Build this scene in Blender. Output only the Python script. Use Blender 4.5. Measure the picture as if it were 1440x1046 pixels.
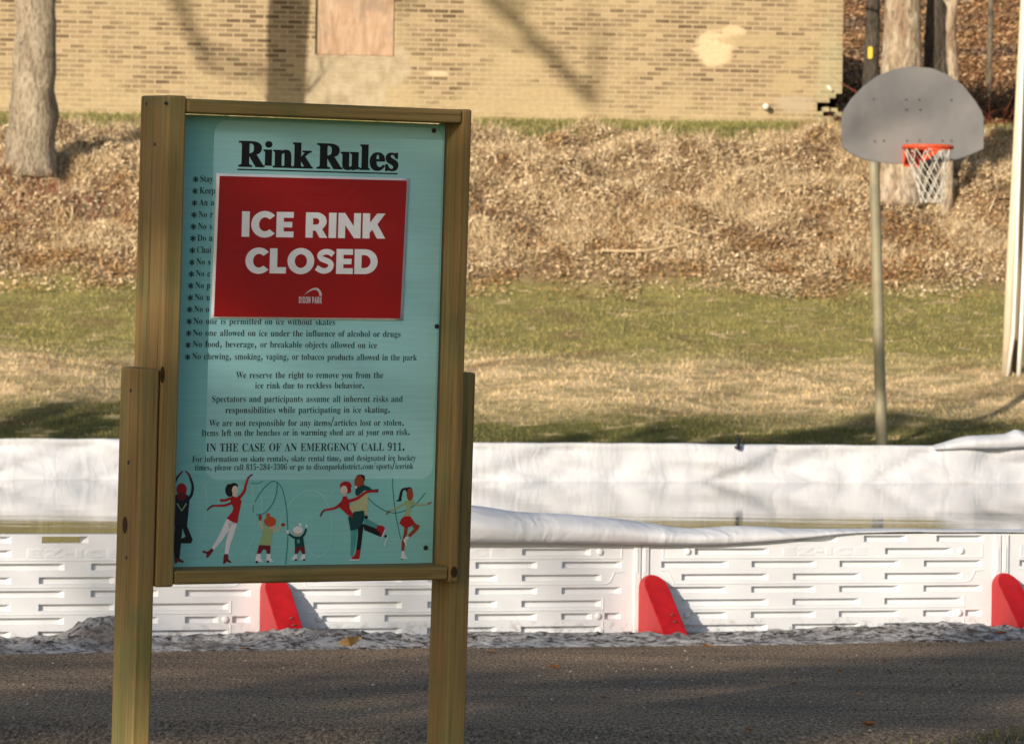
import bpy, bmesh, math, random
import numpy as np
from mathutils import Vector, Matrix, Quaternion, noise as mnoise

random.seed(7); RNG = np.random.default_rng(11)
scene = bpy.context.scene
for o in list(bpy.data.objects): bpy.data.objects.remove(o)
C = scene.collection
R = math.radians

# ------------------------------------------------------------------ camera
F = 6000.0; CX, CY, YH, HC = 720.0, 523.0, 530.0, 0.81
ROLL = R(0.8); PIT = (YH - CY) / F
def camera():
    cam = bpy.data.cameras.new('camera'); ob = bpy.data.objects.new('camera', cam); C.objects.link(ob)
    c, s = math.cos(ROLL), math.sin(ROLL); cp, sp = math.cos(PIT), math.sin(PIT)
    r0 = Vector((1, 0, 0)); f0 = Vector((0, cp, sp)); u0 = Vector((0, -sp, cp))
    r = r0 * c + u0 * s; u = u0 * c - r0 * s
    m = Matrix((r, u, -f0)).transposed().to_4x4(); m.translation = Vector((0, 0, HC))
    ob.matrix_world = m
    cam.sensor_width = 36.0; cam.lens = F / 1440.0 * 36.0
    cam.clip_start = 0.1; cam.clip_end = 2000
    cam.dof.use_dof = True; cam.dof.focus_distance = 8.35; cam.dof.aperture_fstop = 25.0
    scene.camera = ob
camera()
scene.render.resolution_x, scene.render.resolution_y = 1024, 743

# ------------------------------------------------------------------ light
SUN_AZ, SUN_EL = R(27), R(16.5)          # sun stands behind the camera, to its left
SUNV = Vector((math.sin(SUN_AZ) * math.cos(SUN_EL), math.cos(SUN_AZ) * math.cos(SUN_EL), -math.sin(SUN_EL)))
world = bpy.data.worlds.new('World'); scene.world = world; world.use_nodes = True
wn = world.node_tree
sky = wn.nodes.new('ShaderNodeTexSky'); sky.sky_type = 'NISHITA'; sky.sun_disc = False
sky.sun_elevation = SUN_EL; sky.sun_rotation = math.pi + SUN_AZ
bg = wn.nodes['Background']; bg.inputs[1].default_value = 0.105
wn.links.new(sky.outputs[0], bg.inputs[0])
sl = bpy.data.lights.new('sun', 'SUN'); sl.energy = 4.6; sl.angle = R(0.53); sl.color = (1.0, 0.875, 0.72)
so = bpy.data.objects.new('sun', sl); C.objects.link(so); so.rotation_euler = SUNV.to_track_quat('-Z', 'Y').to_euler()
so.location = (-8, -14, 12)
scene.view_settings.view_transform = 'Standard'; scene.view_settings.look = 'None'
scene.view_settings.exposure = 0.22; scene.view_settings.gamma = 1.0
scene.cycles.use_denoising = True
scene.cycles.max_bounces = 6; scene.cycles.diffuse_bounces = 3; scene.cycles.caustics_reflective = False

# ------------------------------------------------------------------ helpers
def ray(px, py):
    du, dv = px - CX, py - CY; c, s = math.cos(ROLL), math.sin(ROLL)
    u = du * c + dv * s; v = -du * s + dv * c
    x, y, z = u / F, 1.0, -v / F; cp, sp = math.cos(PIT), math.sin(PIT)
    return Vector((x, y * cp - z * sp, y * sp + z * cp))
def at(px, py, Y):
    d = ray(px, py); return Vector((0, 0, HC)) + d * (Y / d.y)
def on_plane(px, py, p, n):
    d = ray(px, py); o = Vector((0, 0, HC)); return o + d * ((p - o).dot(n) / d.dot(n))

def tag(o, label=None, cat=None, group=None, kind=None):
    if label: o['label'] = label
    if cat: o['category'] = cat
    if group: o['group'] = group
    if kind: o['kind'] = kind
    return o
def empty(name, loc=(0, 0, 0), mat=None):
    o = bpy.data.objects.new(name, None); C.objects.link(o); o.empty_display_size = 0.1
    if mat is not None: o.matrix_world = mat
    else: o.location = loc
    return o
def link(name, me, m=None, parent=None, smooth=False):
    o = bpy.data.objects.new(name, me); C.objects.link(o)
    if m is not None:
        for x in (m if isinstance(m, (list, tuple)) else [m]): me.materials.append(x)
    if parent is not None: o.parent = parent
    if smooth:
        me.polygons.foreach_set('use_smooth', [True] * len(me.polygons))
    me.update(); return o
def from_np(name, V, Fc, m=None, parent=None, smooth=False, n=4):
    V = np.asarray(V, np.float32).reshape(-1, 3); Fc = np.asarray(Fc, np.int32).reshape(-1, n)
    me = bpy.data.meshes.new(name)
    me.vertices.add(len(V)); me.vertices.foreach_set('co', V.ravel())
    me.loops.add(Fc.size); me.loops.foreach_set('vertex_index', Fc.ravel())
    me.polygons.add(len(Fc)); me.polygons.foreach_set('loop_start', np.arange(0, Fc.size, n, dtype=np.int32))
    me.polygons.foreach_set('loop_total', np.full(len(Fc), n, np.int32))
    me.update(calc_edges=True); me.validate()
    return link(name, me, m, parent, smooth)
def from_bm(name, bm, m=None, parent=None, smooth=False, recalc=True):
    if recalc: bmesh.ops.recalc_face_normals(bm, faces=bm.faces)
    me = bpy.data.meshes.new(name); bm.to_mesh(me); bm.free()
    return link(name, me, m, parent, smooth)
def box(bm, x0, x1, y0, y1, z0, z1, bev=0.0, mi=0, seg=2):
    b = bmesh.new()
    v = [b.verts.new(p) for p in ((x0,y0,z0),(x1,y0,z0),(x1,y1,z0),(x0,y1,z0),(x0,y0,z1),(x1,y0,z1),(x1,y1,z1),(x0,y1,z1))]
    for f in ((0,3,2,1),(4,5,6,7),(0,1,5,4),(1,2,6,5),(2,3,7,6),(3,0,4,7)): b.faces.new([v[i] for i in f])
    if bev: bmesh.ops.bevel(b, geom=b.edges[:], offset=bev, segments=seg, affect='EDGES', profile=0.5)
    for f in b.faces: f.material_index = mi
    t = bpy.data.meshes.new('tmp'); b.to_mesh(t); b.free(); bm.from_mesh(t); bpy.data.meshes.remove(t)
def tube(bm, pts, rads, n=10, mi=0, caps=True, wob=0.0, seed=0):
    pts = [Vector(p) for p in pts]
    if not isinstance(rads, (list, tuple)): rads = [rads] * len(pts)
    rings = []; up = Vector((0.3, 1, 0.2)).normalized(); ref = None
    for i, p in enumerate(pts):
        t = (pts[min(i + 1, len(pts) - 1)] - pts[max(i - 1, 0)]).normalized()
        if ref is None:
            ref = t.orthogonal().normalized()
        ref = (ref - t * ref.dot(t)).normalized(); b2 = t.cross(ref)
        rg = []
        for k in range(n):
            a = 2 * math.pi * k / n; r = rads[i]
            if wob: r *= 1 + wob * mnoise.noise(Vector((math.cos(a) * 1.3 + seed, math.sin(a) * 1.3, i * 0.35 + seed * 2)))
            rg.append(bm.verts.new(p + (ref * math.cos(a) + b2 * math.sin(a)) * r))
        rings.append(rg)
    for i in range(len(rings) - 1):
        for k in range(n):
            f = bm.faces.new((rings[i][k], rings[i][(k + 1) % n], rings[i + 1][(k + 1) % n], rings[i + 1][k])); f.material_index = mi; f.smooth = True
    if caps:
        for rg in (rings[0][::-1], rings[-1]):
            try: bm.faces.new(rg).material_index = mi
            except ValueError: pass
def prism(bm, poly, y0, y1, mi=0):
    """poly of (x,z) extruded from y0 to y1"""
    a = [bm.verts.new((x, y0, z)) for x, z in poly]; b = [bm.verts.new((x, y1, z)) for x, z in poly]
    n = len(poly)
    bm.faces.new(a).material_index = mi; bm.faces.new(b[::-1]).material_index = mi
    for i in range(n):
        bm.faces.new((a[i], b[i], b[(i + 1) % n], a[(i + 1) % n])).material_index = mi

# ------------------------------------------------------------------ materials
class M:
    def __init__(s, name, rough=0.8, spec=0.3):
        s.m = bpy.data.materials.new(name); s.m.use_nodes = True; s.t = s.m.node_tree
        s.b = s.t.nodes['Principled BSDF']; s.b.inputs['Roughness'].default_value = rough
        s.b.inputs['Specular IOR Level'].default_value = spec
    def n(s, typ, **kw):
        x = s.t.nodes.new(typ)
        for k, v in kw.items():
            if k.startswith('i_'):
                key = k[2:]; key = int(key) if key.isdigit() else key.replace('_', ' ')
                s.set(x.inputs[key], v)
            else: setattr(x, k, v)
        return x
    def set(s, sock, v):
        if hasattr(v, 'is_output') or isinstance(v, bpy.types.NodeSocket): s.t.links.new(v, sock)
        else:
            if isinstance(v, tuple) and len(v) == 3 and sock.type == 'RGBA': v = (*v, 1)
            sock.default_value = v
    def co(s, kind='Object', scale=(1, 1, 1), loc=(0, 0, 0), rot=(0, 0, 0)):
        if kind == 'World': src = s.n('ShaderNodeNewGeometry').outputs['Position']
        else: src = s.n('ShaderNodeTexCoord').outputs[kind]
        mp = s.n('ShaderNodeMapping'); s.set(mp.inputs[0], src); mp.inputs['Scale'].default_value = scale
        mp.inputs['Location'].default_value = loc; mp.inputs['Rotation'].default_value = rot
        return mp.outputs[0]
    def noise(s, vec, scale=5, detail=4, rough=0.55, dist=0.0):
        return s.n('ShaderNodeTexNoise', i_Vector=vec, i_Scale=scale, i_Detail=detail, i_Roughness=rough, i_Distortion=dist).outputs['Fac']
    def ramp(s, fac, stops, interp='LINEAR'):
        x = s.n('ShaderNodeValToRGB'); cr = x.color_ramp; cr.interpolation = interp
        while len(cr.elements) < len(stops): cr.elements.new(0.5)
        for e, (p, c) in zip(cr.elements, stops):
            e.position = p; e.color = (*c, 1) if not isinstance(c, (int, float)) else (c, c, c, 1)
        s.set(x.inputs[0], fac); return x.outputs[0]
    def mix(s, fac, a, b, typ='MIX'):
        x = s.n('ShaderNodeMix', data_type='RGBA', blend_type=typ)
        s.set(x.inputs['Factor'], fac); s.set(x.inputs[6], a); s.set(x.inputs[7], b); return x.outputs[2]
    def math(s, op, a, b=0.0, clamp=False):
        x = s.n('ShaderNodeMath', operation=op, use_clamp=clamp); s.set(x.inputs[0], a); s.set(x.inputs[1], b); return x.outputs[0]
    def sep(s, v): return s.n('ShaderNodeSeparateXYZ', i_0=v).outputs
    def rnd(s): return s.n('ShaderNodeNewGeometry').outputs['Random Per Island']
    def smooth(s, v, a, b):
        x = s.n('ShaderNodeMapRange', interpolation_type='SMOOTHSTEP'); s.set(x.inputs['Value'], v)
        x.inputs['From Min'].default_value = a; x.inputs['From Max'].default_value = b; return x.outputs[0]
    def color(s, c): s.set(s.b.inputs['Base Color'], c); return s
    def bump(s, h, st=0.3, dist=0.01):
        x = s.n('ShaderNodeBump', i_Strength=st, i_Distance=dist); s.set(x.inputs['Height'], h)
        s.t.links.new(x.outputs[0], s.b.inputs['Normal']); return s
    def rough(s, r): s.set(s.b.inputs['Roughness'], r); return s
MAT = {}
def flat(name, c, rough=0.6, spec=0.3, var=0.08, sc=30):
    if name in MAT: return MAT[name]
    m = M(name, rough, spec); n = m.noise(m.co(), sc, 3)
    lo = tuple(x * (1 - var) for x in c); hi = tuple(min(1, x * (1 + var)) for x in c)
    m.color(m.ramp(n, [(0.3, lo), (0.7, hi)])); MAT[name] = m.m; return m.m

def wood(name, axis, ca, cb, cc):
    m = M(name, 0.75, 0.25); sc = {'z': (1, 1, 0.022), 'x': (0.022, 1, 1)}[axis]
    v = m.co('Object', sc); n1 = m.noise(v, 120, 5, 0.65, 0.5); n2 = m.noise(v, 22, 3, 0.5, 0.8)
    n3 = m.noise(m.co('Object'), 6, 3)
    col = m.mix(m.smooth(n2, 0.46, 0.54), ca, cb); col = m.mix(m.smooth(n3, 0.5, 0.75), col, cc)
    g = m.ramp(n1, [(0.30, 0.42), (0.43, 0.88), (0.55, 1.05), (0.72, 1.25)]); col = m.mix(1.0, col, g, 'MULTIPLY')
    m.color(col).bump(n1, 0.25, 0.002); return m.m
wood_v = wood('treated lumber upright', 'z', (0.255, 0.192, 0.076), (0.275, 0.178, 0.068), (0.190, 0.175, 0.070))
wood_h = wood('treated lumber rail', 'x', (0.225, 0.172, 0.066), (0.265, 0.185, 0.072), (0.185, 0.165, 0.060))

def plain(name, c, rough=0.55): return flat(name, c, rough, 0.3, 0.05, 60)
SG = (-0.65185, 0.39659, -0.0061, -0.04605, 0.60190, 0.94510)
GLYPHS = r"""
0150|75,-3,60,-1,47,3,36,10,28,19,21,31,15,44,12,60,10,77,9,96,10,115,12,133,15,148,24,168,36,182,47,189,60,193,75,194,97,191,113,182,122,173,129,162,134,148,138,133,140,115,141,96,140,77,138,60,134,44,129,31,122,19,113,10,96,0;75,15,88,20,95,36,97,52,99,72,99,96,99,120,97,140,95,156,88,172,75,177,63,172,56,156,53,140,51,120,51,96,51,72,53,52,56,36,63,20
1150|26,0,26,14,48,14,54,15,58,18,61,23,62,32,62,166,52,155,43,146,35,140,27,138,21,140,16,144,12,150,11,158,20,161,29,165,40,170,53,179,71,193,102,193,102,32,102,24,104,19,108,15,115,14,137,14,137,0
2150|9,0,9,28,49,68,64,84,75,98,82,111,87,123,90,135,91,149,89,162,85,171,78,176,70,178,58,175,50,166,46,152,45,132,31,133,20,138,13,146,10,158,12,168,17,176,25,184,37,190,52,193,70,194,88,193,103,189,115,183,127,168,131,150,130,141,128,132,123,122,117,112,107,101,95,88,86,78,74,67,62,55,35,30,98,30,105,31,112,34,117,40,120,48,122,56,138,56,136,0
3150|65,-3,47,-2,32,2,21,7,14,14,9,21,8,30,9,39,14,45,22,49,30,51,33,35,39,25,50,18,63,16,72,17,80,20,87,24,92,32,95,42,96,56,94,70,86,81,73,88,55,91,38,91,38,107,56,107,71,110,82,118,88,131,90,147,89,160,84,170,77,176,68,178,59,177,53,172,49,165,46,156,45,147,45,136,30,138,19,142,12,150,10,160,13,174,25,185,36,190,51,193,69,194,87,193,102,189,114,183,127,169,131,151,128,134,119,120,106,110,90,102,101,100,112,95,122,89,130,80,136,69,138,55,136,40,132,28,125,18,115,10,104,4,92,0,79,-2
4150|48,0,48,14,56,14,64,15,71,18,76,23,78,34,78,50,3,50,3,66,80,192,117,192,117,68,145,68,145,50,117,50,117,34,119,23,124,18,131,15,139,14,143,14,143,0;22,68,78,68,78,115,78,127,78,140,79,154,80,166,78,163,76,158,69,146,63,135,61,131,59,128
5150|66,-3,48,-2,34,2,23,7,16,14,12,22,11,30,12,38,17,44,24,47,32,48,33,41,35,33,39,26,44,21,52,17,62,16,70,17,78,20,85,25,90,33,94,44,95,59,92,77,85,89,74,96,58,99,49,98,41,97,35,96,28,94,16,99,25,192,126,192,128,143,112,143,110,152,109,156,107,160,103,162,98,162,42,162,38,113,43,114,50,115,59,116,67,117,87,115,103,110,117,102,128,91,134,77,136,59,134,43,130,30,122,19,113,11,102,5,90,1,78,-2
6150|79,-3,60,0,44,7,30,20,20,37,16,52,13,69,12,89,13,103,14,117,17,130,23,148,31,164,42,177,55,186,71,192,89,194,104,193,116,190,125,186,131,179,135,172,136,165,134,157,129,150,119,146,104,144,104,152,102,160,100,167,97,173,93,177,86,179,72,174,61,160,56,146,52,129,50,108,56,111,64,115,75,117,87,118,102,116,115,111,126,103,134,92,139,78,141,62,139,44,134,29,125,15,113,5,97,-1;80,15,89,18,96,26,100,39,102,59,100,78,95,91,87,99,77,101,70,100,62,97,55,93,50,88,51,65,54,46,59,32,68,19
8150|73,-3,53,-1,37,4,24,12,15,23,10,35,8,49,11,65,19,77,32,88,48,97,33,107,23,118,16,131,14,146,16,158,20,169,28,179,40,188,56,193,77,194,94,193,108,189,119,181,130,166,134,147,131,133,124,122,112,113,98,104,112,96,124,88,132,80,140,66,142,51,140,35,134,22,124,11,110,4,93,-1;81,113,90,119,96,127,99,136,100,148,99,156,97,163,94,169,89,174,83,178,75,179,65,177,58,170,54,161,52,149,54,136,60,127,69,120;75,13,87,15,97,22,103,33,105,46,102,58,96,68,83,77,66,86,57,80,50,71,46,61,44,48,46,34,53,22,62,15
9150|61,-3,46,-2,35,2,27,7,21,13,18,20,17,28,18,33,20,38,24,41,30,43,35,32,41,23,50,16,62,14,82,23,95,49,100,92,93,85,85,79,74,75,62,74,48,75,35,80,24,88,16,99,11,113,9,129,11,148,17,163,26,176,38,186,53,192,71,194,89,192,106,185,119,173,129,156,134,141,137,124,138,104,138,90,136,76,134,63,128,44,120,29,110,16,96,6,80,-1;74,93,82,94,90,98,96,104,100,111,99,132,97,149,92,161,84,173,73,176,62,174,55,165,50,151,48,131,51,110,60,97
A175|-3,0,-3,7,4,8,9,12,15,19,20,30,82,186,90,186,154,35,159,22,164,14,170,9,177,7,177,0,92,0,92,7,108,10,113,18,112,24,109,33,101,53,41,53,31,28,31,26,30,24,30,21,30,19,35,10,49,7,51,7,51,0;45,64,97,64,71,128
C187|103,-4,85,-3,69,1,55,8,42,17,31,28,22,42,16,57,12,73,10,91,12,109,16,125,22,140,31,154,42,165,55,174,70,181,86,185,104,186,117,185,131,182,147,176,151,175,155,174,163,177,168,186,175,186,175,123,168,123,161,139,153,152,143,163,125,174,106,177,79,168,63,139,57,91,63,45,81,18,111,9,127,12,143,18,158,28,171,42,179,35,158,13,133,0
D198|8,0,8,7,19,8,25,12,28,18,30,30,30,150,28,163,24,170,17,174,6,175,6,182,89,182,118,180,143,172,162,158,176,140,184,118,187,91,177,40,145,10,91,0;89,10,105,12,118,19,128,30,135,46,139,66,140,92,135,137,118,164,89,173,81,172,76,169,74,164,73,154,73,29,74,19,76,14,81,11
E177|6,0,6,7,18,8,25,12,29,19,30,31,30,147,29,162,25,170,18,174,6,175,6,182,160,182,160,128,153,128,147,149,136,163,125,168,111,171,93,172,85,172,80,171,76,170,74,167,73,162,73,155,73,98,77,98,93,101,104,108,111,120,115,138,122,138,122,47,115,47,113,62,109,73,104,80,96,85,87,88,74,89,73,89,73,27,74,19,77,14,83,12,92,11,110,12,125,15,138,21,148,30,157,42,164,57,172,57,161,0
F162|6,0,6,7,18,9,25,13,29,21,30,34,30,150,29,162,25,169,17,173,6,175,6,182,157,182,157,128,151,128,147,143,142,154,134,163,124,168,110,171,92,172,85,172,80,172,76,171,74,168,73,165,73,159,73,99,76,99,91,101,102,108,109,120,114,139,121,139,121,47,114,47,110,67,103,80,92,87,75,89,73,89,73,32,73,24,75,17,78,12,84,9,92,8,103,7,103,0
G203|107,-4,89,-3,72,1,57,8,43,17,32,28,23,41,16,56,12,73,11,92,12,109,16,126,23,141,32,154,43,165,56,174,70,181,86,185,103,186,117,185,132,182,148,176,152,175,155,174,159,175,162,177,165,181,168,186,175,186,175,123,168,123,161,138,153,152,143,162,132,170,120,176,107,177,80,168,64,139,58,91,60,65,64,44,72,27,82,15,95,8,110,5,123,7,131,11,136,18,137,28,137,51,136,62,132,68,124,71,110,73,110,79,200,79,200,73,189,72,183,68,179,62,178,51,178,12,155,3,131,-2
H209|6,0,6,7,18,9,25,13,29,20,30,32,30,152,29,162,25,170,18,174,6,175,6,182,97,182,97,175,88,174,82,173,77,170,75,166,73,160,73,152,73,100,137,100,137,152,136,160,135,166,132,170,128,173,122,174,113,175,113,182,203,182,203,175,191,173,184,170,181,163,180,152,180,32,181,21,184,13,191,9,203,7,203,0,113,0,113,7,124,9,132,12,135,20,137,32,137,88,73,88,73,32,74,20,78,13,85,9,97,7,97,0
I104|5,0,5,7,17,9,24,13,29,19,30,30,30,155,29,165,25,171,18,174,5,175,5,182,98,182,98,175,86,174,78,171,74,165,73,155,73,31,74,23,75,18,78,13,82,10,89,8,98,7,98,0
K204|6,0,6,7,18,9,25,13,29,20,30,32,30,152,29,162,25,170,18,174,7,175,7,182,97,182,97,175,88,174,82,173,78,170,75,166,74,160,73,152,73,93,128,149,137,159,139,167,134,173,116,175,116,182,194,182,194,175,191,175,175,172,157,162,138,144,108,114,185,19,190,13,195,10,200,8,208,7,208,0,112,0,112,7,118,7,122,7,126,8,129,8,132,11,134,14,132,19,127,26,80,85,73,79,73,32,74,20,78,13,85,9,97,7,97,0
L171|6,0,6,7,18,9,25,13,29,20,30,32,30,152,29,163,25,170,18,174,6,175,6,182,100,182,100,175,90,175,83,174,78,171,75,167,73,160,73,152,73,33,73,25,74,19,76,15,80,12,86,11,93,11,111,12,126,16,138,22,148,32,156,45,164,62,171,62,161,0
M254|6,0,6,7,17,9,25,13,29,20,30,32,30,153,30,161,28,166,25,170,21,173,15,175,6,175,6,182,74,182,127,57,180,182,247,182,247,175,236,173,229,169,225,162,224,151,224,34,225,24,226,17,229,12,233,9,239,8,247,7,247,0,158,0,158,7,167,8,173,10,177,13,180,18,181,24,182,33,182,160,115,0,108,0,42,156,42,32,44,19,48,12,56,8,68,7,68,0
N197|161,-4,43,140,43,31,44,20,47,12,55,9,67,7,67,0,7,0,7,7,16,8,22,9,26,12,28,17,30,23,30,31,30,155,20,168,15,173,11,174,7,175,7,182,63,182,156,67,156,151,156,159,154,166,152,170,147,173,141,174,132,175,132,182,192,182,192,175,180,174,173,170,170,163,169,151,169,-4
O210|104,-4,85,-2,67,3,52,12,38,23,26,37,18,53,13,72,11,91,13,111,18,129,26,145,38,159,52,170,68,179,86,185,106,186,125,185,143,179,159,171,172,159,184,146,192,129,198,111,199,91,198,72,192,53,184,37,172,23,158,12,142,3,124,-2;106,5,131,14,147,43,152,91,150,117,146,139,139,155,129,168,118,175,104,177,78,168,63,139,58,91,59,65,64,44,71,27,81,15,92,7
R189|6,0,6,7,18,9,25,13,29,20,30,32,30,152,29,162,25,170,18,174,6,175,6,182,87,182,111,181,131,177,147,170,158,161,165,149,167,134,162,114,149,99,126,89,173,20,177,14,181,10,185,8,191,7,192,7,192,0,135,0,81,85,73,85,73,32,74,20,78,13,85,9,97,7,97,0;73,93,81,93,99,96,112,103,119,116,121,134,118,156,107,168,90,172,81,172,76,169,74,164,73,154
S156|17,-4,17,63,25,63,30,45,37,31,45,20,60,9,79,6,92,8,103,14,109,24,111,36,106,52,90,64,65,76,51,84,39,92,31,101,23,116,20,133,22,148,27,161,35,172,46,180,59,185,74,186,82,186,92,185,102,182,113,179,117,178,118,178,120,178,125,180,128,186,136,186,136,128,129,128,124,142,117,154,109,164,99,172,89,176,78,178,65,176,56,171,50,162,48,152,50,142,55,135,63,128,75,121,101,109,116,101,127,93,135,85,140,75,143,65,144,53,142,37,136,23,126,12,112,3,96,-2,77,-4,70,-4,63,-3,57,-2,50,0,44,2,39,4,36,5,34,5,30,4,28,3,26,0,24,-4
T169|37,0,37,7,49,8,57,12,61,20,62,32,62,173,60,173,41,170,26,161,16,147,12,127,4,127,4,182,164,182,164,127,157,127,150,153,133,168,107,173,105,173,105,32,107,20,111,12,118,8,131,7,131,0
W244|68,-4,13,157,10,165,6,171,1,174,-6,175,-6,182,72,182,72,175,65,175,60,173,57,169,56,164,57,158,59,149,89,61,120,141,114,160,111,167,107,172,101,174,92,175,92,182,176,182,176,175,162,173,157,165,158,161,160,154,190,66,216,148,219,156,219,163,218,168,215,172,210,174,201,175,201,182,250,182,250,175,243,173,238,168,234,161,230,152,178,-4,171,-4,126,124,76,-4
Y170|41,0,41,7,52,9,59,13,63,20,64,32,64,71,19,155,12,166,6,172,3,173,0,174,-2,175,-5,175,-5,182,83,182,83,175,78,175,72,175,67,173,63,170,62,167,63,162,66,157,99,90,133,146,138,156,139,163,134,172,119,175,118,175,118,182,176,182,176,175,169,173,164,170,158,164,153,157,107,81,107,32,108,20,112,13,119,9,131,7,131,0
a138|102,-4,86,0,80,14,67,4,53,-2,38,-3,26,-1,16,5,10,14,8,25,12,41,25,54,39,62,57,69,80,76,80,96,78,106,75,113,68,117,59,118,46,116,42,110,43,107,45,103,48,97,49,92,48,86,44,81,38,77,31,76,23,78,18,81,14,87,13,95,15,103,20,111,28,118,38,123,50,126,65,127,82,126,96,123,105,117,114,103,117,84,117,25,117,19,118,16,119,14,122,14,125,14,128,17,132,11,118,0;60,13,65,14,70,16,75,20,80,25,80,68,62,61,51,49,47,34,51,18
b144|17,-5,17,155,17,166,15,171,11,174,3,176,3,182,55,182,55,111,70,123,88,127,102,125,113,120,123,110,131,98,135,83,137,66,135,47,129,30,120,16,108,5,93,-2,77,-4,59,0,42,11,21,-5;73,6,85,9,93,20,96,31,97,46,98,64,97,85,92,100,85,109,74,112,68,111,62,108,58,103,55,97,55,27,60,11
c117|62,-4,48,-2,35,4,24,14,15,27,10,43,8,60,10,78,16,95,26,108,38,119,53,125,70,128,87,126,100,119,108,110,111,98,110,91,107,86,101,83,95,82,82,86,78,100,79,102,79,104,79,107,79,109,76,116,68,119,55,114,47,99,45,75,46,57,49,42,55,30,66,19,82,15,96,19,109,29,114,24,99,9,82,-1
d148|56,-4,43,-2,31,4,21,14,14,27,9,42,8,59,9,78,14,95,22,109,33,119,45,125,58,127,75,124,89,112,89,160,88,167,85,172,79,175,70,176,70,182,128,182,128,30,128,22,130,16,134,13,141,11,141,4,126,3,109,1,89,-4,89,16,75,1;69,11,75,13,81,17,86,23,89,30,89,97,87,103,82,108,76,111,70,112,59,109,52,100,48,84,47,61,48,39,52,23,58,14
e120|62,-4,47,-2,34,4,23,14,15,27,10,44,8,63,10,81,15,96,24,109,35,119,48,125,63,127,84,124,100,112,107,100,112,86,113,69,113,66,47,66,51,39,62,22,80,17,95,21,108,34,114,29,99,11,82,0;46,77,81,77,81,86,80,101,77,111,72,117,64,119,54,115,48,102,46,81
f85|6,0,6,6,12,7,16,9,18,11,20,14,21,19,21,29,21,111,6,111,6,124,21,124,21,141,24,160,34,174,49,183,70,186,85,184,96,178,103,170,105,160,104,152,101,147,96,143,90,142,83,143,78,146,75,151,74,156,75,162,77,168,78,169,78,171,79,172,79,173,77,176,72,177,65,176,61,172,60,165,59,156,59,124,81,124,81,111,59,111,59,26,60,16,63,10,69,7,80,6,80,0
g131|58,-56,35,-54,19,-49,9,-40,6,-30,11,-18,27,-10,14,0,9,12,11,21,17,30,27,37,41,44,23,54,12,67,9,85,11,97,16,107,24,116,35,122,48,126,63,127,78,126,93,122,127,122,127,107,107,107,114,95,117,81,115,70,110,60,103,52,93,46,82,42,69,41,66,41,63,41,60,42,57,42,50,41,45,38,41,33,40,28,44,22,56,20,70,20,89,19,104,16,114,12,121,5,125,-4,126,-15,122,-32,109,-45,96,-51,79,-55;63,50,71,52,76,58,79,69,80,84,79,100,76,110,71,117,63,119,55,117,50,110,47,100,46,84,47,69,50,58,55,52;64,-46,87,-44,101,-38,105,-26,104,-20,100,-17,92,-14,82,-14,39,-14,32,-21,29,-29,31,-36,38,-41,49,-45
h152|7,0,7,6,14,8,18,10,20,15,21,22,21,160,20,167,18,172,14,175,8,176,8,182,59,182,59,107,70,118,83,125,97,127,117,123,128,108,132,85,132,22,133,15,135,10,139,8,145,6,145,0,81,0,81,6,83,6,91,10,94,22,94,87,93,96,92,103,88,107,81,109,69,105,59,94,59,22,60,15,62,10,66,8,72,6,72,0
i79|40,145,32,146,26,151,22,157,20,165,22,173,26,179,32,184,40,185,48,184,55,179,59,173,60,165,59,157,55,151,48,146;7,0,7,6,14,8,18,10,20,15,21,22,21,101,20,109,19,114,15,116,8,117,8,124,59,124,59,22,60,15,62,10,66,8,72,6,72,0
j84|42,145,35,147,28,151,24,158,22,165,24,173,28,180,35,184,42,186,50,184,57,180,61,173,63,165,61,158,57,151,50,147;14,-56,4,-55,-4,-52,-12,-48,-17,-42,-21,-35,-22,-28,-21,-21,-18,-16,-13,-13,-6,-12,1,-13,6,-16,9,-20,10,-26,10,-31,8,-35,5,-39,4,-41,6,-45,12,-47,20,-45,23,-40,25,-32,26,-21,26,100,25,108,22,114,17,117,9,118,9,124,64,124,64,-9,60,-29,51,-44,35,-53
k143|7,0,7,6,14,8,18,10,20,15,21,22,21,159,20,167,19,172,15,174,8,176,8,182,59,182,59,67,91,99,96,106,98,111,94,116,84,117,82,117,82,124,138,124,138,117,123,114,110,104,89,84,138,14,144,8,150,6,150,0,84,0,84,6,87,6,93,8,96,13,95,16,93,20,65,59,59,54,59,22,60,15,62,10,66,8,72,6,72,0
l80|7,0,7,6,14,8,18,10,20,15,21,22,21,159,20,167,19,172,15,175,8,176,8,182,59,182,59,22,60,15,62,10,66,8,72,6,72,0
m222|7,0,7,6,14,8,18,10,20,15,21,22,21,101,20,108,18,113,14,116,8,118,8,124,59,124,59,106,69,118,81,125,95,127,111,125,122,117,128,104,139,117,152,125,167,127,186,123,198,108,201,85,201,22,202,15,204,10,208,8,214,6,214,0,151,0,151,6,157,8,161,10,163,15,164,22,164,87,163,96,161,103,158,107,151,109,140,105,130,95,130,22,130,15,132,10,136,8,142,6,142,0,80,0,80,6,86,8,90,10,92,15,93,22,93,87,92,96,90,103,86,107,80,109,68,105,59,94,59,22,59,15,61,11,65,8,71,6,71,0
n152|7,0,7,6,14,8,18,10,20,15,21,22,21,101,20,108,18,113,14,116,8,118,8,124,59,124,59,107,70,118,83,125,97,127,117,123,128,108,132,85,132,22,133,15,135,10,139,8,145,6,145,0,81,0,81,6,83,6,91,10,94,22,94,87,93,96,92,103,88,107,81,109,69,105,59,94,59,22,60,15,62,10,66,8,72,6,72,0
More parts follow.
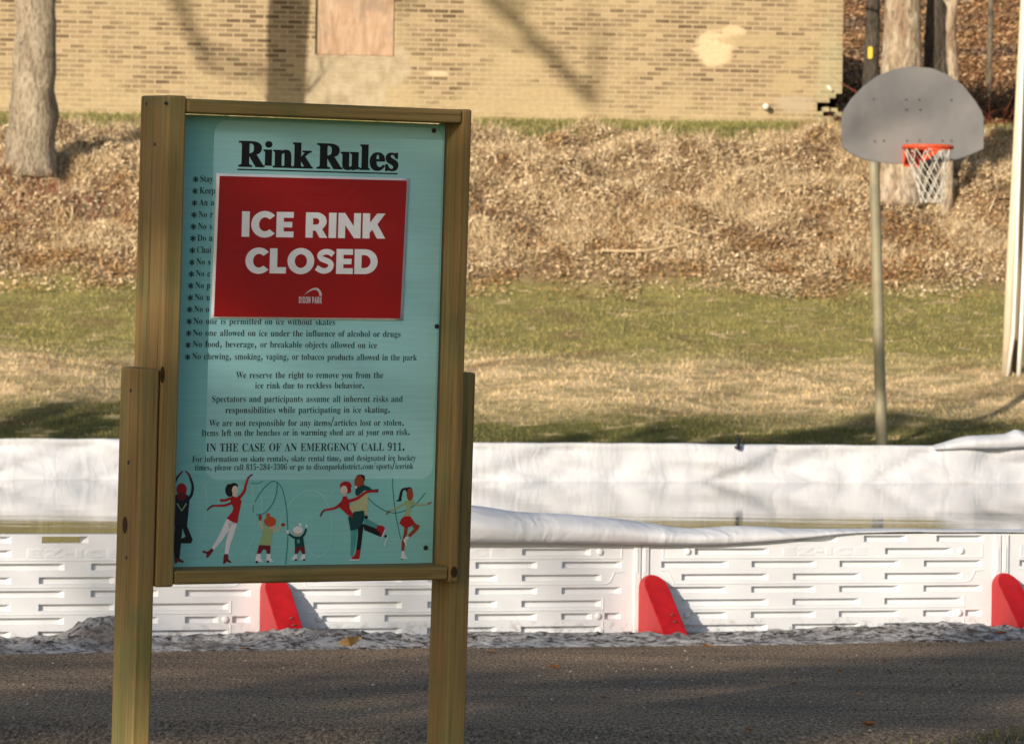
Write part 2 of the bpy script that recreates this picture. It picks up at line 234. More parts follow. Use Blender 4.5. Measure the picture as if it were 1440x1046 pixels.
o135|67,-4,51,-2,36,5,24,15,15,28,9,44,8,62,9,80,15,96,24,109,36,119,51,125,67,127,84,125,98,119,110,109,119,96,125,80,127,62,125,43,119,27,110,14,98,4,84,-2;67,5,77,7,84,16,86,22,87,33,88,46,88,62,87,82,86,98,83,108,77,117,67,120,58,117,51,108,49,98,47,82,47,62,47,46,48,33,49,23,51,16,58,7
p149|7,-56,7,-49,12,-49,16,-47,19,-44,20,-40,21,-35,21,-26,21,97,20,107,19,113,15,116,8,118,8,124,57,124,57,105,66,118,78,125,92,128,106,126,117,119,127,109,134,97,138,81,140,64,138,45,134,29,126,15,116,5,104,-2,91,-4,73,0,59,13,59,-23,60,-33,61,-39,63,-44,67,-47,72,-48,79,-49,79,-56;78,11,89,14,96,24,100,40,101,62,100,83,96,99,90,108,80,111,68,107,59,94,59,27,67,15
r115|7,0,7,6,14,8,18,10,20,15,21,22,21,101,20,109,19,114,15,116,8,117,8,124,58,124,58,101,66,112,75,120,84,126,93,127,103,126,110,122,114,115,116,106,115,99,111,94,106,90,99,89,93,90,89,92,86,96,83,100,80,103,75,104,70,102,65,97,61,88,60,77,60,22,61,15,64,10,69,8,79,6,79,0
s115|60,-4,49,-2,35,2,32,3,29,3,24,2,20,-3,14,-3,14,42,21,42,26,27,35,16,45,8,56,6,65,7,71,11,75,16,77,23,73,34,62,42,43,52,30,59,22,68,17,77,15,88,18,104,26,116,39,125,56,128,61,127,66,126,72,125,80,123,82,122,84,122,85,122,89,123,92,128,98,128,98,89,91,89,86,101,79,111,70,117,60,118,52,117,46,114,43,110,42,104,43,98,46,93,51,89,59,85,77,76,88,69,97,61,101,51,103,38,100,21,91,7,78,-1
t91|49,-4,36,-2,26,4,21,14,19,28,19,111,8,111,8,120,23,134,35,148,45,159,52,170,58,170,58,124,83,124,83,111,58,111,58,33,58,25,60,20,63,17,67,16,76,20,82,30,89,26,79,10,66,0
u150|52,-4,37,-1,26,7,20,20,18,39,18,99,18,107,16,113,12,116,5,118,5,124,57,124,57,30,58,23,60,18,65,15,71,14,82,17,91,26,91,99,91,108,88,113,84,116,76,118,76,124,129,124,129,28,130,20,132,16,137,13,144,12,144,5,128,4,111,1,91,-4,91,16,84,8,74,1,64,-3
v122|57,-4,15,99,12,107,9,112,5,116,-1,117,-1,124,66,124,66,118,62,118,54,116,52,110,52,109,52,107,74,49,94,101,96,106,96,109,93,115,81,118,81,124,122,124,122,118,115,116,111,111,108,106,104,97,64,-4
w174|49,-4,7,106,5,110,2,114,0,116,-4,117,-4,124,55,124,55,117,51,117,48,116,46,114,46,110,46,108,46,106,47,104,48,101,67,51,84,94,80,106,78,112,76,115,73,117,67,118,67,124,129,124,129,117,121,115,118,110,118,108,119,105,134,56,153,102,154,107,155,110,154,113,152,116,148,117,142,118,142,124,178,124,178,118,173,117,170,114,167,109,165,103,122,-4,116,-4,89,79,56,-4
x128|2,0,2,6,14,12,25,23,49,55,17,105,10,114,2,117,2,124,67,124,67,118,59,116,56,112,57,109,60,104,73,82,89,103,93,107,94,111,93,114,91,116,87,117,80,118,80,124,124,124,124,118,113,113,102,102,79,74,117,15,119,11,121,9,124,7,128,6,128,0,62,0,62,6,67,7,71,8,73,10,74,12,73,17,69,24,55,46,39,24,35,18,34,14,37,8,46,6,47,6,47,0
y120|21,-56,12,-55,4,-50,-1,-43,-3,-34,-2,-27,2,-21,7,-17,14,-16,21,-17,26,-20,29,-24,30,-30,30,-33,30,-35,31,-38,34,-39,39,-37,46,-30,49,-24,52,-18,54,-10,56,-2,15,100,12,106,10,110,8,113,6,115,3,117,-1,117,-2,117,-2,124,65,124,65,117,58,117,54,116,52,114,51,110,51,108,52,107,53,103,74,48,92,96,94,100,94,104,95,107,95,110,94,113,92,116,87,117,81,117,81,124,120,124,120,117,115,116,111,112,107,106,104,97,65,-10,58,-26,52,-38,45,-47,38,-52,30,-55
"""
# ------------------------------------------------------------------ terrain
PROF = [(-60, -1.2), (-5, -0.75), (4, -0.62), (7.5, -0.38), (9.2, -0.05), (9.7, 0.0), (30, 0.0), (38, -0.02), (40.8, 0.03), (42.5, 0.16), (44, 0.37), (45.5, 0.60),
        (47, 0.87), (49, 1.18), (51, 1.52), (53, 1.86), (54, 2.33), (55, 2.78), (56, 3.18), (58, 3.78), (60, 4.22), (61, 4.42), (62, 4.54), (63, 4.58), (66.5, 4.75), (68.5, 5.3),
        (72, 6.25), (78, 7.9), (88, 9.2), (110, 13.0), (160, 20), (400, 30)]
PY = np.array([p[0] for p in PROF], float); PZ = np.array([p[1] for p in PROF], float)
def bumps(X, Y):
    X = np.asarray(X, float); Y = np.asarray(Y, float)
    a = np.clip((Y - 36) / 8, 0, 1) * np.clip((75 - np.abs(Y)) / 2, 0.3, 1)
    d = 0.05 * np.sin(X * 0.9 + 1.3) * np.sin(Y * 0.7) + 0.03 * np.sin(X * 2.3 + Y * 1.1) + 0.02 * np.sin(X * 4.1 - Y * 3.3)
    bank = np.clip((Y - 53.5) / 1.5, 0, 1) * np.clip((61 - Y) / 1.5, 0, 1)
    d2 = 0.17 * np.sin(X * 1.7 + 0.4 + np.sin(Y * 0.8)) * np.sin(Y * 1.9 + X * 0.6) + 0.10 * np.sin(X * 5.3 + Y * 2.2) * np.sin(Y * 4.7) + 0.05 * np.sin(X * 11.3 - Y * 5.2) * np.sin(Y * 8.7 + X * 3)
    lev = 1 - np.clip((Y - 60.5) / 1, 0, 1) * np.clip((66.5 - Y) / 1, 0, 1) * 0.9
    return (d * a + d2 * bank) * lev
def gz(X, Y): return np.interp(Y, PY, PZ) + bumps(X, Y)
def gzf(x, y): return float(gz(np.array([x]), np.array([y]))[0])

def grass_col(m, per_blade=True):
    """colour zones of the lawn and slope, by place on the ground"""
    v = m.co('World'); x, y, z = m.sep(v)[0:3]
    n1 = m.noise(m.co('World', (0.22, 0.75, 0)), 1.0, 4, 0.6, 0.3)
    n2 = m.noise(m.co('World', (0.8, 1.5, 0)), 2.2, 4, 0.65)
    n3 = m.noise(m.co('World', (1, 1, 0)), 0.9, 3)
    yy = m.math('ADD', y, m.math('MULTIPLY', m.math('SUBTRACT', n1, 0.5), 3.6))
    green = (0.125, 0.128, 0.036); olive = (0.315, 0.275, 0.098); tan = (0.66, 0.50, 0.285); brown = (0.20, 0.13, 0.07)
    t = m.math('DIVIDE', m.math('SUBTRACT', yy, 38.0), 20.0)
    c = m.ramp(t, [(0.0, green), (0.29, (0.135, 0.13, 0.045)), (0.36, tan), (0.46, tan), (0.53, olive), (0.68, olive), (0.77, olive), (0.8, olive)])
    c = m.mix(m.smooth(n2, 0.44, 0.58), c, m.mix(0.6, c, green)); c = m.mix(m.smooth(n2, 0.54, 0.66), c, m.mix(0.7, c, tan))
    c = m.mix(m.math('MULTIPLY', m.smooth(n3, 0.54, 0.68), 0.5), c, brown)
    if per_blade:
        r = m.ramp(m.rnd(), [(0, 0.78), (0.5, 1.0), (1, 1.3)]); c = m.mix(1.0, c, r, 'MULTIPLY')
    return c
gm = M('lawn soil', 0.95, 0.1)
gy = gm.sep(gm.co('World'))[1]
gc = grass_col(gm, False)
bankc = gm.ramp(gm.noise(gm.co('World'), 3, 5), [(0.3, (0.16, 0.10, 0.055)), (0.7, (0.36, 0.26, 0.15))])
gc = gm.mix(gm.smooth(gm.math('ADD', gy, gm.math('MULTIPLY', gm.noise(gm.co('World'), 1.5, 3), 0.8)), 53.4, 54.0), gc, bankc)
ledge = gm.ramp(gm.noise(gm.co('World'), 4, 4), [(0.35, (0.15, 0.145, 0.05)), (0.7, (0.30, 0.24, 0.11))])
gc = gm.mix(gm.smooth(gy, 59.3, 59.9), gc, ledge)
hillc = gm.ramp(gm.noise(gm.co('World'), 2.5, 5), [(0.3, (0.13, 0.07, 0.035)), (0.7, (0.34, 0.19, 0.09))])
gc = gm.mix(gm.smooth(gy, 66.3, 67.2), gc, hillc)
nearc = gm.ramp(gm.noise(gm.co('World'), 9, 4), [(0.35, (0.06, 0.065, 0.02)), (0.7, (0.15, 0.12, 0.06))])
gc = gm.mix(gm.smooth(gy, 30, 34), nearc, gc)
gm.color(gc).bump(gm.noise(gm.co('World'), 14, 5), 0.6, 0.04)

def ground():
    ys = np.concatenate([np.arange(-60, 6, 4), np.arange(6, 12, 0.25), np.arange(12, 36, 2), np.arange(36, 76, 0.2), np.arange(76, 110, 2), np.arange(110, 401, 20)])
    xs = np.concatenate([np.arange(-200, -30, 17), np.arange(-30, -13, 1.5), np.arange(-13, 13.01, 0.2), np.arange(14.5, 30, 1.5), np.arange(30, 201, 17)])
    X, Y = np.meshgrid(xs, ys); Z = gz(X, Y)
    V = np.stack([X, Y, Z], -1).reshape(-1, 3); nx = len(xs)
    i = np.arange(len(ys) - 1)[:, None] * nx + np.arange(nx - 1)[None]
    Fc = np.stack([i, i + 1, i + 1 + nx, i + nx], -1)
    tag(from_np('ground', V, Fc, gm.m, None, True), kind='structure')
ground()

# ------------------------------------------------------------------ rink frame : runs away to the right
PHI = math.atan(0.4105); CP, SP = math.cos(PHI), math.sin(PHI)
P0 = Vector((0.4144, 13.44, 0.0))                        # board joint right of the sign
RM = Matrix(((CP, -SP, 0, P0.x), (SP, CP, 0, P0.y), (0, 0, 1, 0), (0, 0, 0, 1)))   # local x along boards, y into the rink
def rw(x, y, z=0): return RM @ Vector((x, y, z))
def rx_of(px):                                            # board-line coordinate seen at a column
    d = ray(px, 760); k = (P0.x * SP - P0.y * CP) / (d.x * SP - d.y * CP)
    return ((d.x * k - P0.x) * CP + (d.y * k - P0.y) * SP)
RW = 12.75                                                # rink width
ZW = 0.15                                                 # water level

# asphalt path
am = M('worn asphalt', 0.9, 0.25)
an = am.noise(am.co('World', (1, 0.22, 1)), 120, 4, 0.8); an2 = am.noise(am.co('World', (0.6, 1.2, 1)), 1.6, 4, 0.6); an3 = am.noise(am.co('World'), 45, 3)
ac = am.ramp(an, [(0.36, (0.08, 0.052, 0.032)), (0.5, (0.29, 0.196, 0.116)), (0.62, (0.56, 0.405, 0.255))])
ac = am.mix(am.smooth(an2, 0.4, 0.68), ac, am.mix(1.0, ac, (0.62, 0.62, 0.66), 'MULTIPLY'))
ac = am.mix(am.math('MULTIPLY', am.smooth(an2, 0.66, 0.72), 0.5), ac, (0.27, 0.26, 0.27))
am.color(ac).bump(am.math('ADD', an, am.math('MULTIPLY', an3, 0.6)), 0.8, 0.012)
def path():
    xs = np.arange(-14, 14.01, 0.2); n = 14
    V = []; Fc = []
    for i, x in enumerate(xs):
        p1 = rw(x, -0.05); 
        e = -4.2 + 0.05 * math.sin(x * 2.1) + 0.04 * math.sin(x * 5.7 + 1) + 0.03 * math.sin(x * 11)
        for k in range(n):
            q = rw(x, e + (-0.05 - e) * k / (n - 1)); z = gzf(q.x, q.y) + 0.008
            V.append((q.x, q.y, max(z, 0.004 if q.y > 9.6 else z)))
    for i in range(len(xs) - 1):
        for k in range(n - 1): Fc.append((i * n + k, (i + 1) * n + k, (i + 1) * n + k + 1, i * n + k + 1))
    tag(from_np('asphalt_path', V, Fc, am.m, None, True), kind='structure')
path()

# ------------------------------------------------------------------ scatter of blades and leaves
def blades(name, xr, yr, n, hmin, hmax, w, mat, label=None, dens=None, lean=0.5):
    X = RNG.uniform(*xr, n); Y = RNG.uniform(*yr, n)
    if dens is not None:
        k = RNG.uniform(0, 1, n) < dens(X, Y); X, Y = X[k], Y[k]; n = len(X)
    Z = gz(X, Y) - 0.01; h = RNG.uniform(hmin, hmax, n); a = RNG.uniform(0, 2 * np.pi, n)
    l = RNG.uniform(0.1, lean, n) * h; b = RNG.uniform(0, 2 * np.pi, n); ww = w * RNG.uniform(0.6, 1.4, n)
    dx, dy = np.cos(a) * ww, np.sin(a) * ww
    V = np.stack([np.stack([X - dx, Y - dy, Z], -1), np.stack([X + dx, Y + dy, Z], -1),
                  np.stack([X + np.cos(b) * l, Y + np.sin(b) * l, Z + h], -1)], 1)
    o = from_np(name, V, np.arange(3 * n).reshape(n, 3), mat, None, False, 3); tag(o, kind='stuff')
    if label: o['label'] = label
    return o
def leaves(name, X, Y, lift, size, mat, label, tilt=0.9):
    n = len(X); Z = gz(X, Y) + RNG.uniform(0, lift, n); s = size * RNG.uniform(0.5, 1.4, n)
    N = np.stack([RNG.normal(0, tilt, n), RNG.normal(-0.25, tilt, n), np.ones(n)], -1); N /= np.linalg.norm(N, axis=1)[:, None]
    T = RNG.normal(0, 1, (n, 3)); T -= N * (T * N).sum(1)[:, None]; T /= np.linalg.norm(T, axis=1)[:, None]; B = np.cross(N, T)
    P = np.stack([X, Y, Z], -1); s = s[:, None]
    V = np.stack([P - T * s, P - B * s * 0.45 + N * s * 0.2, P + T * s, P + B * s * 0.45 + N * s * 0.2], 1)
    o = from_np(name, V, np.arange(4 * n).reshape(n, 4), mat); tag(o, label, None, None, 'stuff'); return o

bm_ = M('lawn blades', 0.8, 0.15); bm_.color(grass_col(bm_)); bm_.b.inputs['Subsurface Weight'].default_value = 0
blades('lawn_grass', (-13, 13), (40.2, 54.3), 170000, 0.022, 0.060, 0.009, bm_.m, 'short mixed green and straw coloured lawn behind the rink', None, 1.1)

bk = M('bank litter', 0.85, 0.15)
bn = bk.noise(bk.co('World', (1, 1, 1)), 1.1, 4, 0.6); br = bk.rnd()
c1 = bk.ramp(br, [(0, (0.28, 0.19, 0.105)), (0.2, (0.48, 0.35, 0.20)), (0.5, (0.64, 0.485, 0.29)), (0.8, (0.75, 0.59, 0.37)), (1, (0.85, 0.72, 0.52))])
c2 = bk.ramp(br, [(0, (0.13, 0.06, 0.03)), (0.35, (0.30, 0.155, 0.07)), (0.7, (0.48, 0.29, 0.13)), (1, (0.62, 0.43, 0.22))])
by = bk.sep(bk.co('World'))[1]
low = bk.smooth(by, 57.5, 54.2)
bk.color(bk.mix(bk.smooth(bk.math('ADD', bn, bk.math('MULTIPLY', low, 0.12)), 0.57, 0.70), bk.mix(bk.math('MULTIPLY', bk.smooth(bk.noise(bk.co('World'), 2.3, 4, 0.6), 0.50, 0.62), 0.8), c1, bk.mix(1.0, c1, (0.40, 0.33, 0.28), 'MULTIPLY')), bk.mix(bk.smooth(bk.noise(bk.co('World', loc=(7, 3, 1)), 1.6, 3), 0.70, 0.74), c2, (0.10, 0.16, 0.04))))
n = 230000; X = np.where(RNG.uniform(0, 1, n) < .85, RNG.uniform(-8.2, 8.2, n), RNG.uniform(-13, 13, n)); Y = RNG.uniform(52.4, 60.5, n)
edge = 53.3 + 0.35 * np.sin(X * 1.3) + 0.25 * np.sin(X * 3.1 + 1) + 0.2 * np.sin(X * 7.7)
k = (Y > edge + RNG.normal(0, 0.42, n)) & (Y < 59.7 + 0.20 * np.sin(X * 2.2) + RNG.normal(0, 0.12, n)); X, Y = X[k], Y[k]
leaves('leaf_litter', X, Y, 0.10, 0.027, bk.m, 'tan and rust dry leaves and dead grass covering the bank below the brick wall')
st = M('dead stalks', 0.85, 0.15)
st.color(st.ramp(st.rnd(), [(0, (0.38, 0.26, 0.145)), (0.4, (0.66, 0.50, 0.29)), (1, (0.85, 0.71, 0.48))]))
def clump(X, Y): return np.clip(0.35 + 0.9 * np.sin(X * 1.9 + 1.2 * np.sin(Y)) * np.sin(Y * 2.3 + X * 0.7) + 0.3 * np.sin(X * 5 + Y), 0.08, 1)
blades('dead_grass', (-13, 13), (53.8, 60.0), 190000, 0.06, 0.24, 0.006, st.m, 'pale dead grass stalks standing on the leafy bank', clump, 1.4)
lg = M('ledge blades', 0.8, 0.15); lg.color(lg.ramp(lg.rnd(), [(0, (0.13, 0.15, 0.035)), (0.6, (0.25, 0.24, 0.075)), (1, (0.42, 0.34, 0.17))]))
blades('ledge_grass', (-13, 13), (59.4, 62.4), 42000, 0.03, 0.09, 0.009, lg.m, 'green strip of grass along the foot of the brick wall', None, 1.0)
hl = M('woodland leaves', 0.85, 0.15); hr = hl.rnd(); hn = hl.noise(hl.co('World'), 0.8, 4)
h1 = hl.ramp(hr, [(0, (0.11, 0.055, 0.03)), (0.4, (0.29, 0.15, 0.07)), (0.75, (0.45, 0.26, 0.12)), (1, (0.62, 0.44, 0.26))])
h2 = hl.ramp(hr, [(0, (0.10, 0.06, 0.04)), (0.5, (0.20, 0.125, 0.08)), (1, (0.36, 0.26, 0.18))])
hl.color(hl.mix(hl.smooth(hn, 0.45, 0.65), h1, h2))
n = 150000; X = RNG.uniform(4.2, 11, n); Y = 66.2 + 15.5 * RNG.uniform(0, 1, n) ** 1.2
leaves('woodland_leaf_litter', X, Y, 0.12, 0.040, hl.m, 'orange brown fallen leaves on the wooded hillside right of the brick building')
ng = M('near blades', 0.8, 0.15); ng.color(ng.ramp(ng.rnd(), [(0, (0.07, 0.085, 0.02)), (0.6, (0.15, 0.15, 0.045)), (1, (0.32, 0.26, 0.13))]))
def nd(X, Y):
    yl = (Y - P0.y) * CP - (X - P0.x) * SP
    return np.where(yl < -3.60 + 0.30 * (X - 1.19) + 0.07 * np.sin(X * 6) + 0.05 * np.sin(X * 17), 1.0, 0.0)
blades('verge_grass', (-2.6, 3.4), (8.4, 11.2), 70000, 0.012, 0.036, 0.004, ng.m, 'sparse short grass on the near edge of the asphalt path', nd, 1.0)

# ------------------------------------------------------------------ brick building
WA = math.atan(0.12)
WO = Vector((4.84, 63.32, 4.5))                           # front right corner of the wall at the ground
WM = Matrix.Translation(WO) @ Matrix.Rotation(WA, 4, 'Z')
def wl(px, py):                                           # wall plane coords (x to the left is negative, z up from ground)
    n = Vector((math.sin(WA), -math.cos(WA), 0)); p = on_plane(px, py, WO, n); q = WM.inverted() @ p; return q.x, q.z
wm = M('old tan brick', 0.9, 0.15)
wx, wy, wz = wm.sep(wm.co('Object'))[0:3]
cv = wm.n('ShaderNodeCombineXYZ', i_0=wx, i_1=wz).outputs[0]
bt = wm.n('ShaderNodeTexBrick', i_Vector=cv, i_Color1=(0, 0, 0), i_Color2=(1, 1, 1), i_Mortar=(0.5, 0.5, 0.5), i_Scale=1.0)
bt.inputs['Mortar Size'].default_value = 0.011; bt.inputs['Mortar Smooth'].default_value = 0.25; bt.inputs['Bias'].default_value = 0.0
bt.inputs['Brick Width'].default_value = 0.226; bt.inputs['Row Height'].default_value = 0.0705; bt.offset = 0.5
per = bt.outputs['Color']; mort = bt.outputs['Fac']
wn1 = wm.noise(wm.co('Object', (1, 1, 1)), 0.55, 5, 0.62); wn2 = wm.noise(wm.co('Object', (0.5, 1, 2.2)), 2.6, 5, 0.65); wn3 = wm.noise(wm.co('Object'), 16, 4, 0.7)
brick = wm.ramp(per, [(0.0, (0.13, 0.088, 0.054)), (0.22, (0.19, 0.133, 0.082)), (0.5, (0.265, 0.188, 0.114)), (0.8, (0.345, 0.252, 0.155)), (1.0, (0.45, 0.338, 0.21))])
mcol = wm.ramp(wn3, [(0.3, (0.43, 0.34, 0.20)), (0.7, (0.535, 0.435, 0.265))])
wash = wm.ramp(wn3, [(0.3, (0.405, 0.315, 0.178)), (0.7, (0.505, 0.40, 0.235))])
lowz = wm.smooth(wz, 0.75, 0.1)
worn = wm.smooth(wm.math('ADD', wm.math('ADD', wm.math('MULTIPLY', wn1, 0.85), wm.math('MULTIPLY', wn2, 0.60)), wm.math('MULTIPLY', lowz, 0.12)), 0.60, 0.94)
brick = wm.mix(worn, brick, wash)
dk = wm.smooth(wm.math('ADD', wm.math('MULTIPLY', per, 0.35), wm.math('MULTIPLY', wn2, 0.9)), 0.47, 0.33)
brick = wm.mix(wm.math('MULTIPLY', dk, 0.45), brick, (0.10, 0.07, 0.045))
wc = wm.mix(mort, brick, mcol)
# render patches and stains with shapes of their own
def patch(m, col, base, cx, cz, rx_, rz_, amt=1.0, e0=1.15, e1=0.75, nz=0.7):
    a = m.math('DIVIDE', m.math('SUBTRACT', wx, cx), rx_); b = m.math('DIVIDE', m.math('SUBTRACT', wz, cz), rz_)
    d = m.math('SQRT', m.math('ADD', m.math('MULTIPLY', a, a), m.math('MULTIPLY', b, b)))
    d = m.math('ADD', d, m.math('ADD', m.math('MULTIPLY', m.math('SUBTRACT', wn2, 0.5), nz * 2.6), m.math('MULTIPLY', m.math('SUBTRACT', wn3, 0.5), nz * 1.2)))
    return m.mix(m.math('MULTIPLY', m.smooth(d, e0, e1), amt), base, col)
def rectpatch(m, col, base, x0, x1, z0, z1, amt=1.0, s=0.06):
    j = m.math('MULTIPLY', m.math('SUBTRACT', wn2, 0.5), 0.35)
    xx = m.math('ADD', wx, j); zz = m.math('ADD', wz, j)
    f = m.math('MULTIPLY', m.math('MULTIPLY', m.smooth(xx, x0 - s, x0 + s), m.smooth(xx, x1 + s, x1 - s)), m.math('MULTIPLY', m.smooth(zz, z0 - s, z0 + s), m.smooth(zz, z1 + s, z1 - s)))
    return m.mix(m.math('MULTIPLY', f, amt), base, col)
cream = wm.ramp(wn3, [(0.3, (0.60, 0.46, 0.28)), (0.7, (0.72, 0.57, 0.37))])
greyp = wm.ramp(wm.noise(wm.co('Object'), 5, 5, 0.7), [(0.3, (0.34, 0.27, 0.17)), (0.55, (0.48, 0.40, 0.27)), (0.75, (0.58, 0.50, 0.36))])
x0, z0 = wl(432, 158); x1, z1 = wl(546, 77)
wc = rectpatch(wm, greyp, wc, x0, x1, z0 - 0.3, z1 + 0.1, 0.9, 0.05)
a, b = wl(556, 95); wc = patch(wm, greyp, wc, a, b, 0.20, 0.32, 0.85)
a, b = wl(1005, 66); wc = patch(wm, cream, wc, a, b, 0.30, 0.26, 1.0)
a, b = wl(1030, 45); wc = patch(wm, cream, wc, a, b, 0.20, 0.10, 0.9)
a, b = wl(616, 104); wc = patch(wm, cream, wc, a, b, 0.17, 0.04, 0.9, 1.2, 0.8, 0.3)
for px, py, rx_, rz_ in ((1105, 118, 0.28, 0.16), (1122, 90, 0.2, 0.07), (1060, 58, 0.5, 0.10), (760, 130, 0.5, 0.10), (700, 148, 0.8, 0.08)):
    a, b = wl(px, py); wc = patch(wm, wash, wc, a, b, rx_, rz_, 0.85)
a, b = wl(1168, 120); wc = patch(wm, (0.42, 0.40, 0.24), wc, a, b, 0.22, 1.0, 0.45)
a, b = wl(1120, 148); wc = patch(wm, (0.45, 0.37, 0.26), wc, a, b, 0.30, 0.14, 0.7)
wm.color(wc).bump(wm.math('SUBTRACT', wm.math('MULTIPLY', wn3, 0.5), wm.math('MULTIPLY', mort, 0.8)), 0.5, 0.012)

def building():
    root = empty('brick_building', mat=WM); tag(root, 'old tan brick building with a boarded window above the leafy bank', 'building')
    WL, HT, DP = 24.0, 2.35, 7.0; CW, CH = 0.104, 0.0675
    wx0, wz0 = wl(443, 77); wx1, _ = wl(554.5, 77); wz1 = wz0 + 1.15
    bm = bmesh.new()
    # hole of broken bricks at the lower right corner: stepped outline
    zt = wl(1150, 150)[1]; zc = round(zt / CH) * CH
    gp = Vector((0, 0, 0))
    steps = [(0, 3), (-1, 3), (-1, 2), (-2, 2), (-2, 1), (-3, 1), (-3, 0), (-2, 0), (-2, -1), (-1, -1), (-1, -3), (0, -3)]
    cw = CW * 0.9; rows = range(-3, 3)
    gone = {(-1, -1), (-1, 0), (-1, 1), (-1, 2), (-1, -3), (-2, 0), (-2, 1), (-2, -2), (-2, -1), (-3, 0), (-3, -2), (-4, -1), (-4, 0)}
    zc -= 0.03; hx = -4 * cw; h0, h1 = zc - 3 * CH, zc + 3 * CH
    def q(pts, y=0.0, m=0):
        f = bm.faces.new([bm.verts.new((x, y, z)) for x, z in pts]); f.material_index = m
    zb, zt2 = -0.6, HT
    # columns of the front face around the window and the hole
    q([(-WL, zb), (wx0, zb), (wx0, zt2), (-WL, zt2)])
    q([(wx0, zb), (wx1, zb), (wx1, wz0), (wx0, wz0)]); q([(wx0, wz1), (wx1, wz1), (wx1, zt2), (wx0, zt2)])
    q([(wx1, zb), (hx, zb), (hx, zt2), (wx1, zt2)])
    q([(hx, h1), (0, h1), (0, zt2), (hx, zt2)]); q([(hx, zb), (0, zb), (0, h0), (hx, h0)])
    def cell(c, r_): return c * cw, (c + 1) * cw, zc + r_ * CH, zc + (r_ + 1) * CH
    for c in range(-4, 0):
        for r_ in rows:
            xa, xb, za, zb_ = cell(c, r_)
            if (c, r_) not in gone: q([(xa, za), (xb, za), (xb, zb_), (xa, zb_)]); continue
            for dc, dr, pts in ((-1, 0, ((xa, za), (xa, zb_))), (1, 0, ((xb, za), (xb, zb_))), (0, -1, ((xa, za), (xb, za))), (0, 1, ((xa, zb_), (xb, zb_)))):
                if (c + dc, r_ + dr) in gone or c + dc >= 0: continue
                (x1_, z1_), (x2_, z2_) = pts
                bm.faces.new([bm.verts.new(p) for p in ((x1_, 0, z1_), (x2_, 0, z2_), (x2_, 0.25, z2_), (x1_, 0.25, z1_))])
    box(bm, -0.16, -0.06, 0.01, 0.10, zc - 0.065, zc - 0.012)
    # window reveals
    for (xa, za, xb, zb_) in ((wx0, wz0, wx1, wz0), (wx0, wz0, wx0, wz1), (wx1, wz0, wx1, wz1), (wx0, wz1, wx1, wz1)):
        bm.faces.new([bm.verts.new(p) for p in ((xa, 0, za), (xb, 0, zb_), (xb, 0.14, zb_), (xa, 0.14, za))])
    # other walls (right side has the same hole edge)
    for pts in (((0, 0, h1), (0, DP, h1), (0, DP, HT), (0, 0, HT)), ((0, 0, -0.6), (0, DP, -0.6), (0, DP, h0), (0, 0, h0)), ((0, 0.3, h0), (0, DP, h0), (0, DP, h1), (0, 0.3, h1)),
                ((-WL, 0, -0.6), (-WL, DP, -0.6), (-WL, DP, HT), (-WL, 0, HT)), ((-WL, DP, -0.6), (0, DP, -0.6), (0, DP, HT), (-WL, DP, HT))):
        bm.faces.new([bm.verts.new(p) for p in pts])
    from_bm('wall', bm, wm.m, root, recalc=False)
    r = bmesh.new(); box(r, -WL - 0.15, 0.15, -0.15, DP + 0.15, HT, HT + 0.25); from_bm('roof', r, flat('tar roof', (0.08, 0.075, 0.07), 0.9), root)
    pl = M('weathered plywood', 0.85, 0.15); v = pl.co('Object', (1, 1, 0.25)); p1 = pl.noise(v, 9, 5, 0.6, 1.2); p2 = pl.noise(pl.co('Object'), 2.6, 4)
    pc = pl.ramp(p1, [(0.3, (0.34, 0.21, 0.13)), (0.5, (0.47, 0.32, 0.21)), (0.7, (0.56, 0.42, 0.29))]); pc = pl.mix(pl.math('MULTIPLY', pl.smooth(p2, 0.5, 0.7), 0.6), pc, (0.30, 0.235, 0.185))
    pl.color(pc).bump(p1, 0.2, 0.004)
    b = bmesh.new(); box(b, wx0 + 0.012, wx1 - 0.012, 0.055, 0.075, wz0 + 0.01, wz1 - 0.01); w = from_bm('window_board', b, pl.m, root); w['label'] = 'weathered plywood sheet closing the window'
    # pipe stub
    a, c = wl(1077, 152); b = bmesh.new(); tube(b, [(a, 0.02, c), (a - 0.02, -0.10, c + 0.015), (a - 0.025, -0.16, c + 0.01)], 0.045, 12)
    from_bm('drain_pipe', b, flat('white pipe', (0.78, 0.74, 0.66), 0.4), root, True)
    a, c = wl(1167, 125); b = bmesh.new(); tube(b, [(a - 0.04, -0.012, c + 0.04), (a + 0.04, -0.012, c - 0.04)], 0.022, 8); from_bm('wall_bracket', b, MAT['white pipe'], root, True)
building()
# ------------------------------------------------------------------ rink
plastic = M('white board plastic', 0.45, 0.4)
pn = plastic.noise(plastic.co('Object'), 7, 4); pz = plastic.sep(plastic.co('World'))[2]
pcol = plastic.ramp(pn, [(0.35, (0.70, 0.725, 0.77)), (0.65, (0.76, 0.78, 0.815))])
dirt = plastic.math('MULTIPLY', plastic.smooth(pz, 0.07, 0.0), plastic.smooth(plastic.noise(plastic.co('World'), 30, 4, 0.7), 0.48, 0.66))
plastic.color(plastic.mix(plastic.math('MULTIPLY', dirt, 0.75), pcol, (0.16, 0.14, 0.12))).bump(plastic.noise(plastic.co('Object'), 300, 2), 0.06, 0.002)
red_pl = flat('red brace plastic', (0.40, 0.009, 0.012), 0.38, 0.4, 0.16, 25)

